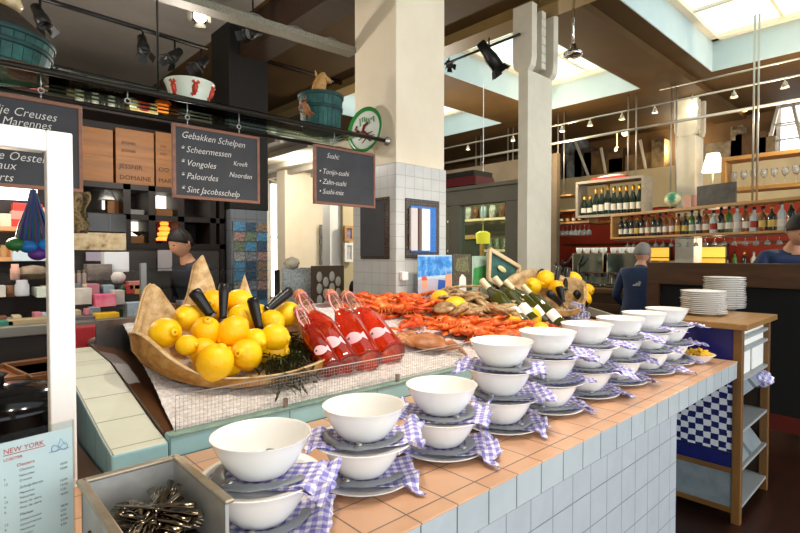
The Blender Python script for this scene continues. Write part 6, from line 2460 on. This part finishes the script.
# ================================================================ PEOPLE
def person(label, loc, rz, top, bottom, hairm, lean=.0, height=1.75, pose='down', cap=None, stripe=False, headturn=0, nod=.2):
    """one continuous figure grown from a jointed skeleton; faces local -y"""
    root = thing('person', label, 'person', loc, rz)
    s = height / 1.75
    def tl(p, base=(0, 0, .95)):
        # bend the upper body forward about the hips
        x, y, z = p
        dz = z - base[2]
        return V((x, y * cos(lean) - dz * sin(lean), base[2] + dz * cos(lean) + y * sin(lean)))
    J, E, Rr = [], [], []
    dn = .42 if pose == 'sit' else 0
    def add(p, r, par=None):
        J.append((V(p) - V((0, 0, dn))) * s)
        Rr.append((r[0] * s, r[1] * s) if isinstance(r, tuple) else (r * s, r * s))
        if par is not None: E.append((par, len(J) - 1))
        return len(J) - 1
    pel = add((0, 0, .95), (.155, .115))
    w = add(tl((0, 0, 1.1)), (.14, .105), pel)
    ch = add(tl((0, -.01, 1.3)), (.165, .12), w)
    nk0 = add(tl((0, 0, 1.44)), (.09, .075), ch)
    nk = add(tl((0, -.01, 1.51)), .052, nk0)
    hd = tl((0, -.015, 1.56))
    add(hd, .05, nk)
    for sd in (-1, 1):
        sh = add(tl((sd * .17, 0, 1.40)), .068, ch)
        if pose in ('down', 'sit'):
            el, wr, ha = tl((sd * .22, .02, 1.12)), tl((sd * .2, -.08, .9)), tl((sd * .19, -.1, .83))
        elif pose == 'work':
            el, wr, ha = tl((sd * .23, -.03, 1.13)), tl((sd * .13, -.26, 1.08)), tl((sd * .1, -.33, 1.07))
        else:
            el, wr, ha = tl((sd * .3, -.14, 1.2)), tl((sd * .16, -.3, 1.12)), tl((sd * .08, -.34, 1.12))
        e = add(el, .046, sh)
        q = add(wr, .033, e)
        h2 = add(ha, (.036, .02), q)
        hip = add((sd * .09, 0, .86), .098, pel)
        ky = -.44 if dn else -.02
        kn = add((sd * .1, ky, .48 + dn), .06, hip)
        an = add((sd * .1, ky + .04, .09 + dn), .042, kn)
        add((sd * .11, ky - .11, .04 + dn), .042, an)
    me = bpy.data.meshes.new('figure')
    me.from_pydata([tuple(p) for p in J], E, [])
    o = bpy.data.objects.new('figure', me)
    COL.objects.link(o)
    o.modifiers.new('skin', 'SKIN')
    for v, r in zip(me.skin_vertices[0].data, Rr): v.radius = r
    me.skin_vertices[0].data[0].use_root = True
    ss = o.modifiers.new('sub', 'SUBSURF')
    ss.levels = ss.render_levels = 2
    bpy.context.view_layer.update()
    m2 = bpy.data.meshes.new_from_object(o.evaluated_get(bpy.context.evaluated_depsgraph_get()))
    bpy.data.objects.remove(o)
    b = MB()
    hpt = [J[i] for i in range(len(J))]
    hands = [J[9], J[17]] if False else []
    mids = []
    idx_h = [i for i in range(len(J)) if Rr[i][1] < .022 * s]
    for p in m2.polygons:
        c = p.center
        near = min(range(len(J)), key=lambda i: (J[i] - c).length)
        if near in idx_h or near in (4, 5): mi = 0
        elif near == 0 and c.z < (.93 - dn) * s or c.z < .9 * s and near in [e for a, e in E if J[e].z < .9 * s and abs(J[e].x) < .13 * s]: mi = 2
        elif c.z < (.88 - dn) * s and near not in (1, 2): mi = 2
        else: mi = 1
        mids.append(mi)
    vs = [v.co.copy() for v in m2.vertices]
    b.add(vs, [tuple(p.vertices) for p in m2.polygons], mids, True)
    # head with face, on the neck
    Hd = Matrix.Translation((hd - V((0, 0, dn))) * s) @ Matrix.Rotation(lean * .6 + nod, 4, 'X') @ Matrix.Rotation(headturn, 4, 'Z') @ Matrix.Scale(s, 4)
    def headf(vv):
        return Hd @ V(vv)
    hm = MB()
    nu, nv = 24, 16
    for i in range(nv + 1):
        th = pi * i / nv
        for j in range(nu):
            ph = 2 * pi * j / nu
            d = V((sin(th) * cos(ph), sin(th) * sin(ph), cos(th)))
            x, y, z = d.x * .074, d.y * .095, d.z * .115
            if z < -.03: x *= 1 - (-.03 - z) * 3.2; y *= 1 - (-.03 - z) * 1.6
            fr_ = max(0, -d.y)
            if fr_ > .6:
                k = exp(-((d.x / .16) ** 2))
                if -.045 < z < .015: y -= .018 * k * (1 - abs(z + .02) / .04 if abs(z + .02) < .04 else 0)
                e = exp(-(((abs(d.x) - .36) / .13) ** 2)) * exp(-((z - .015) / .013) ** 2)
                y += .007 * e
            hm.v.append(tuple(headf((x, y - .012, z + .085))))
    for i in range(nv):
        for j in range(nu):
            hm.f.append([i * nu + j, (i + 1) * nu + j, (i + 1) * nu + (j + 1) % nu, i * nu + (j + 1) % nu]); hm.m.append(0); hm.s.append(True)
    b.add(hm.v, hm.f, 0, True)
    for sd in (-1, 1):
        b.ell((0, 0, 0), (.012, .022, .032), Hd @ TR((sd * .075, .005, .083)), 0, nu=10, nv=8)
    # fingers rooted in the palms
    for i in idx_h:
        palm = J[i]
        par = [a for a, e in E if e == i][0]
        d = (J[i] - J[par]).normalized()
        sx = V((1, 0, 0)) if abs(d.x) < .8 else V((0, 1, 0))
        side = (sx - d * sx.dot(d)).normalized()
        nn = d.cross(side)
        for k, L in enumerate((.068, .078, .074, .058)):
            q = palm + side * ((k - 1.5) * .017) * s
            b.tube([q, q + d * (.05 + L * .45) * s, q + (d * (.05 + L * .85) - nn * .02) * s], [.0085 * s, .0078 * s, .0055 * s], 6)
        q = palm - d * .02 * s
        b.tube([q, q + (side * .04 + d * .02) * s, q + (side * .045 + d * .06) * s], [.011 * s, .009 * s, .006 * s], 6)
    b.build('body', [SKIN, top, bottom], root)
    # eyes, mouth, hair
    e = MB()
    for sd in (-1, 1): e.ell((0, 0, 0), (.009, .006, .006), Hd @ TR((sd * .028, -.094, .1)), nu=8, nv=6)
    e.build('eyes', BLK, root)
    e = MB()
    e.ell((0, 0, 0), (.02, .005, .005), Hd @ TR((0, -.093, .035)), nu=10, nv=6)
    e.build('mouth', mat('lips', '9c5448', .5), root)
    hr_ = MB()
    vs, fs = [], []
    def hairf(a, t):
        ph = a * 2 * pi
        back = (1 + sin(ph)) / 2
        th = t * (pi * .36 + back * pi * .3)
        d = V((sin(th) * cos(ph), sin(th) * sin(ph), cos(th)))
        k = 1.08 + .03 * noise.noise(d * 9)
        return headf((d.x * .078 * k, d.y * .099 * k - .008, d.z * .119 * k + .086))
    hr_.grid(hairf, 28, 10)
    hr_.build('hair', hairm, root, sol=.006)
    if cap:
        c = MB()
        c.lathe([(.084, 0), (.086, .02), (.078, .05), (.05, .075), (0, .082)], 24, Hd @ TR((0, -.008, .135)) @ Matrix.Scale(1.15, 4, (0, 1, 0)))
        c.build('cap', cap, root)
    if stripe:
        c = MB()
        # three slanted bars growing taller, across the upper back
        q = tl((0, .125, 1.24))
        T = Matrix.Translation(q * s) @ Matrix.Rotation(-lean, 4, 'X')
        for k in range(3):
            x0 = .026 - k * .026
            h = .018 + .02 * k
            c.add([T @ V(p) for p in ((x0 - .012, .012, -.03), (x0 + .009, .012, -.03), (x0 - .006 , .012, -.03 + h), (x0 - .03, .012, -.03 + h * .8))], [(0, 1, 2, 3)], 0, False)
        c.build('white_stripes', PAPER, root, sol=.004)
    return root
NAVYJ = mat('navy_jacket', '1f2f52', .7, c2='26385e', vs=8)
TROU = mat('black_trousers', '15161a', .8)
p = at(636, 262, d=5.3)
person('person in navy sports jacket with white stripes seen from behind at the bar', (p.x, p.y, 0), radians(100), NAVYJ, TROU, HAIRG, .42, 1.74, 'work', None, True)
p = at(779, 262, x=5.6)
person('dark haired person in navy top leaning behind the brown partition', (p.x, p.y, 0), radians(-60), NAVYJ, TROU, HAIRD, .5, 1.98, 'lean', nod=.2)
p = at(203, 262, y=4.55)
person('person in dark top bending over behind the glass case', (p.x, p.y, 0), radians(-70), mat('dark_grey_top', '3a3c44', .8), TROU, HAIRD, .3, 1.8, 'work')
p = at(350, 262, d=5.6)
block('stool', 'dark low stool under the man with the white cap', 'stool', (p.x, p.y, 0), (.34, .34, .42), DWOODX)
person('man in pale green shirt and white cap beside the tiled column', (p.x, p.y, 0), radians(80), mat('sage_shirt', '9aa894', .8, c2='8a9884', vs=6), TROU, HAIRD, .1, 1.7, 'sit', PAPER)

# ================================================================ LIGHT
w = bpy.data.worlds.new('world')
SC.world = w
w.use_nodes = True
w.node_tree.nodes['Background'].inputs[0].default_value = (.93, .97, 1, 1)
w.node_tree.nodes['Background'].inputs[1].default_value = 1.8


def fill_spot(loc, tgt, power, col=(1, .82, .6), ang=60, r=.05, blend=.6):
    l = bpy.data.lights.new('lamp', 'SPOT')
    l.energy = power
    l.color = col
    l.spot_size = radians(ang)
    l.spot_blend = blend
    l.shadow_soft_size = r
    o = bpy.data.objects.new('lamp', l)
    COL.objects.link(o)
    o.location = loc
    o.rotation_euler = (V(tgt) - V(loc)).to_track_quat('-Z', 'Y').to_euler()
    return o


def bulb(loc, power, col=(1, .78, .5), r=.06):
    l = bpy.data.lights.new('lamp', 'POINT')
    l.energy = power
    l.color = col
    l.shadow_soft_size = r
    o = bpy.data.objects.new('lamp', l)
    COL.objects.link(o)
    o.location = loc
    return o

for sx_ in (.6, 1.5, 2.4, 3.2):
    fill_spot((sx_, .7, 3.75), (sx_, 1.6, 1.0), 85, (1, .85, .68), 75, .08)  # added fill without fixtures, brightens the bowls and the display
bulb((-.4, 4.0, 2.55), 26, (1, .92, .84))  # added point light that lifts the grey ceiling at the left
bulb((1.5, 4.1, 2.55), 26, (1, .92, .84))  # second added light for the left ceiling, no lamp stands here
bulb((.3, 3.5, 1.7), 9, (1, .8, .55))
bulb((.1, 4.45, 2.05), 5, (1, .85, .65))
bulb((7.0, 4, 3.2), 36)
bulb((7.2, 1, 3.2), 36)
bulb((4.2, 7, 2.9), 50, (1, .93, .82))
bulb((9.75, 3.3, 3.5), 16)
bulb((5.7, 5.3, 2.7), 80, (1, .9, .75))  # added fill to brighten the room behind the glazed partition
bulb((8.2, 2.2, 1.7), 5)


vs = SC.view_settings
vs.view_transform = 'Standard'
vs.look = 'None'
vs.exposure = 0.6
vs.gamma = 1
vs.use_curve_mapping = False
SC.cycles.use_denoising = True
SC.cycles.max_bounces = 8
SC.cycles.transparent_max_bounces = 16
SC.cycles.sample_clamp_indirect = 6
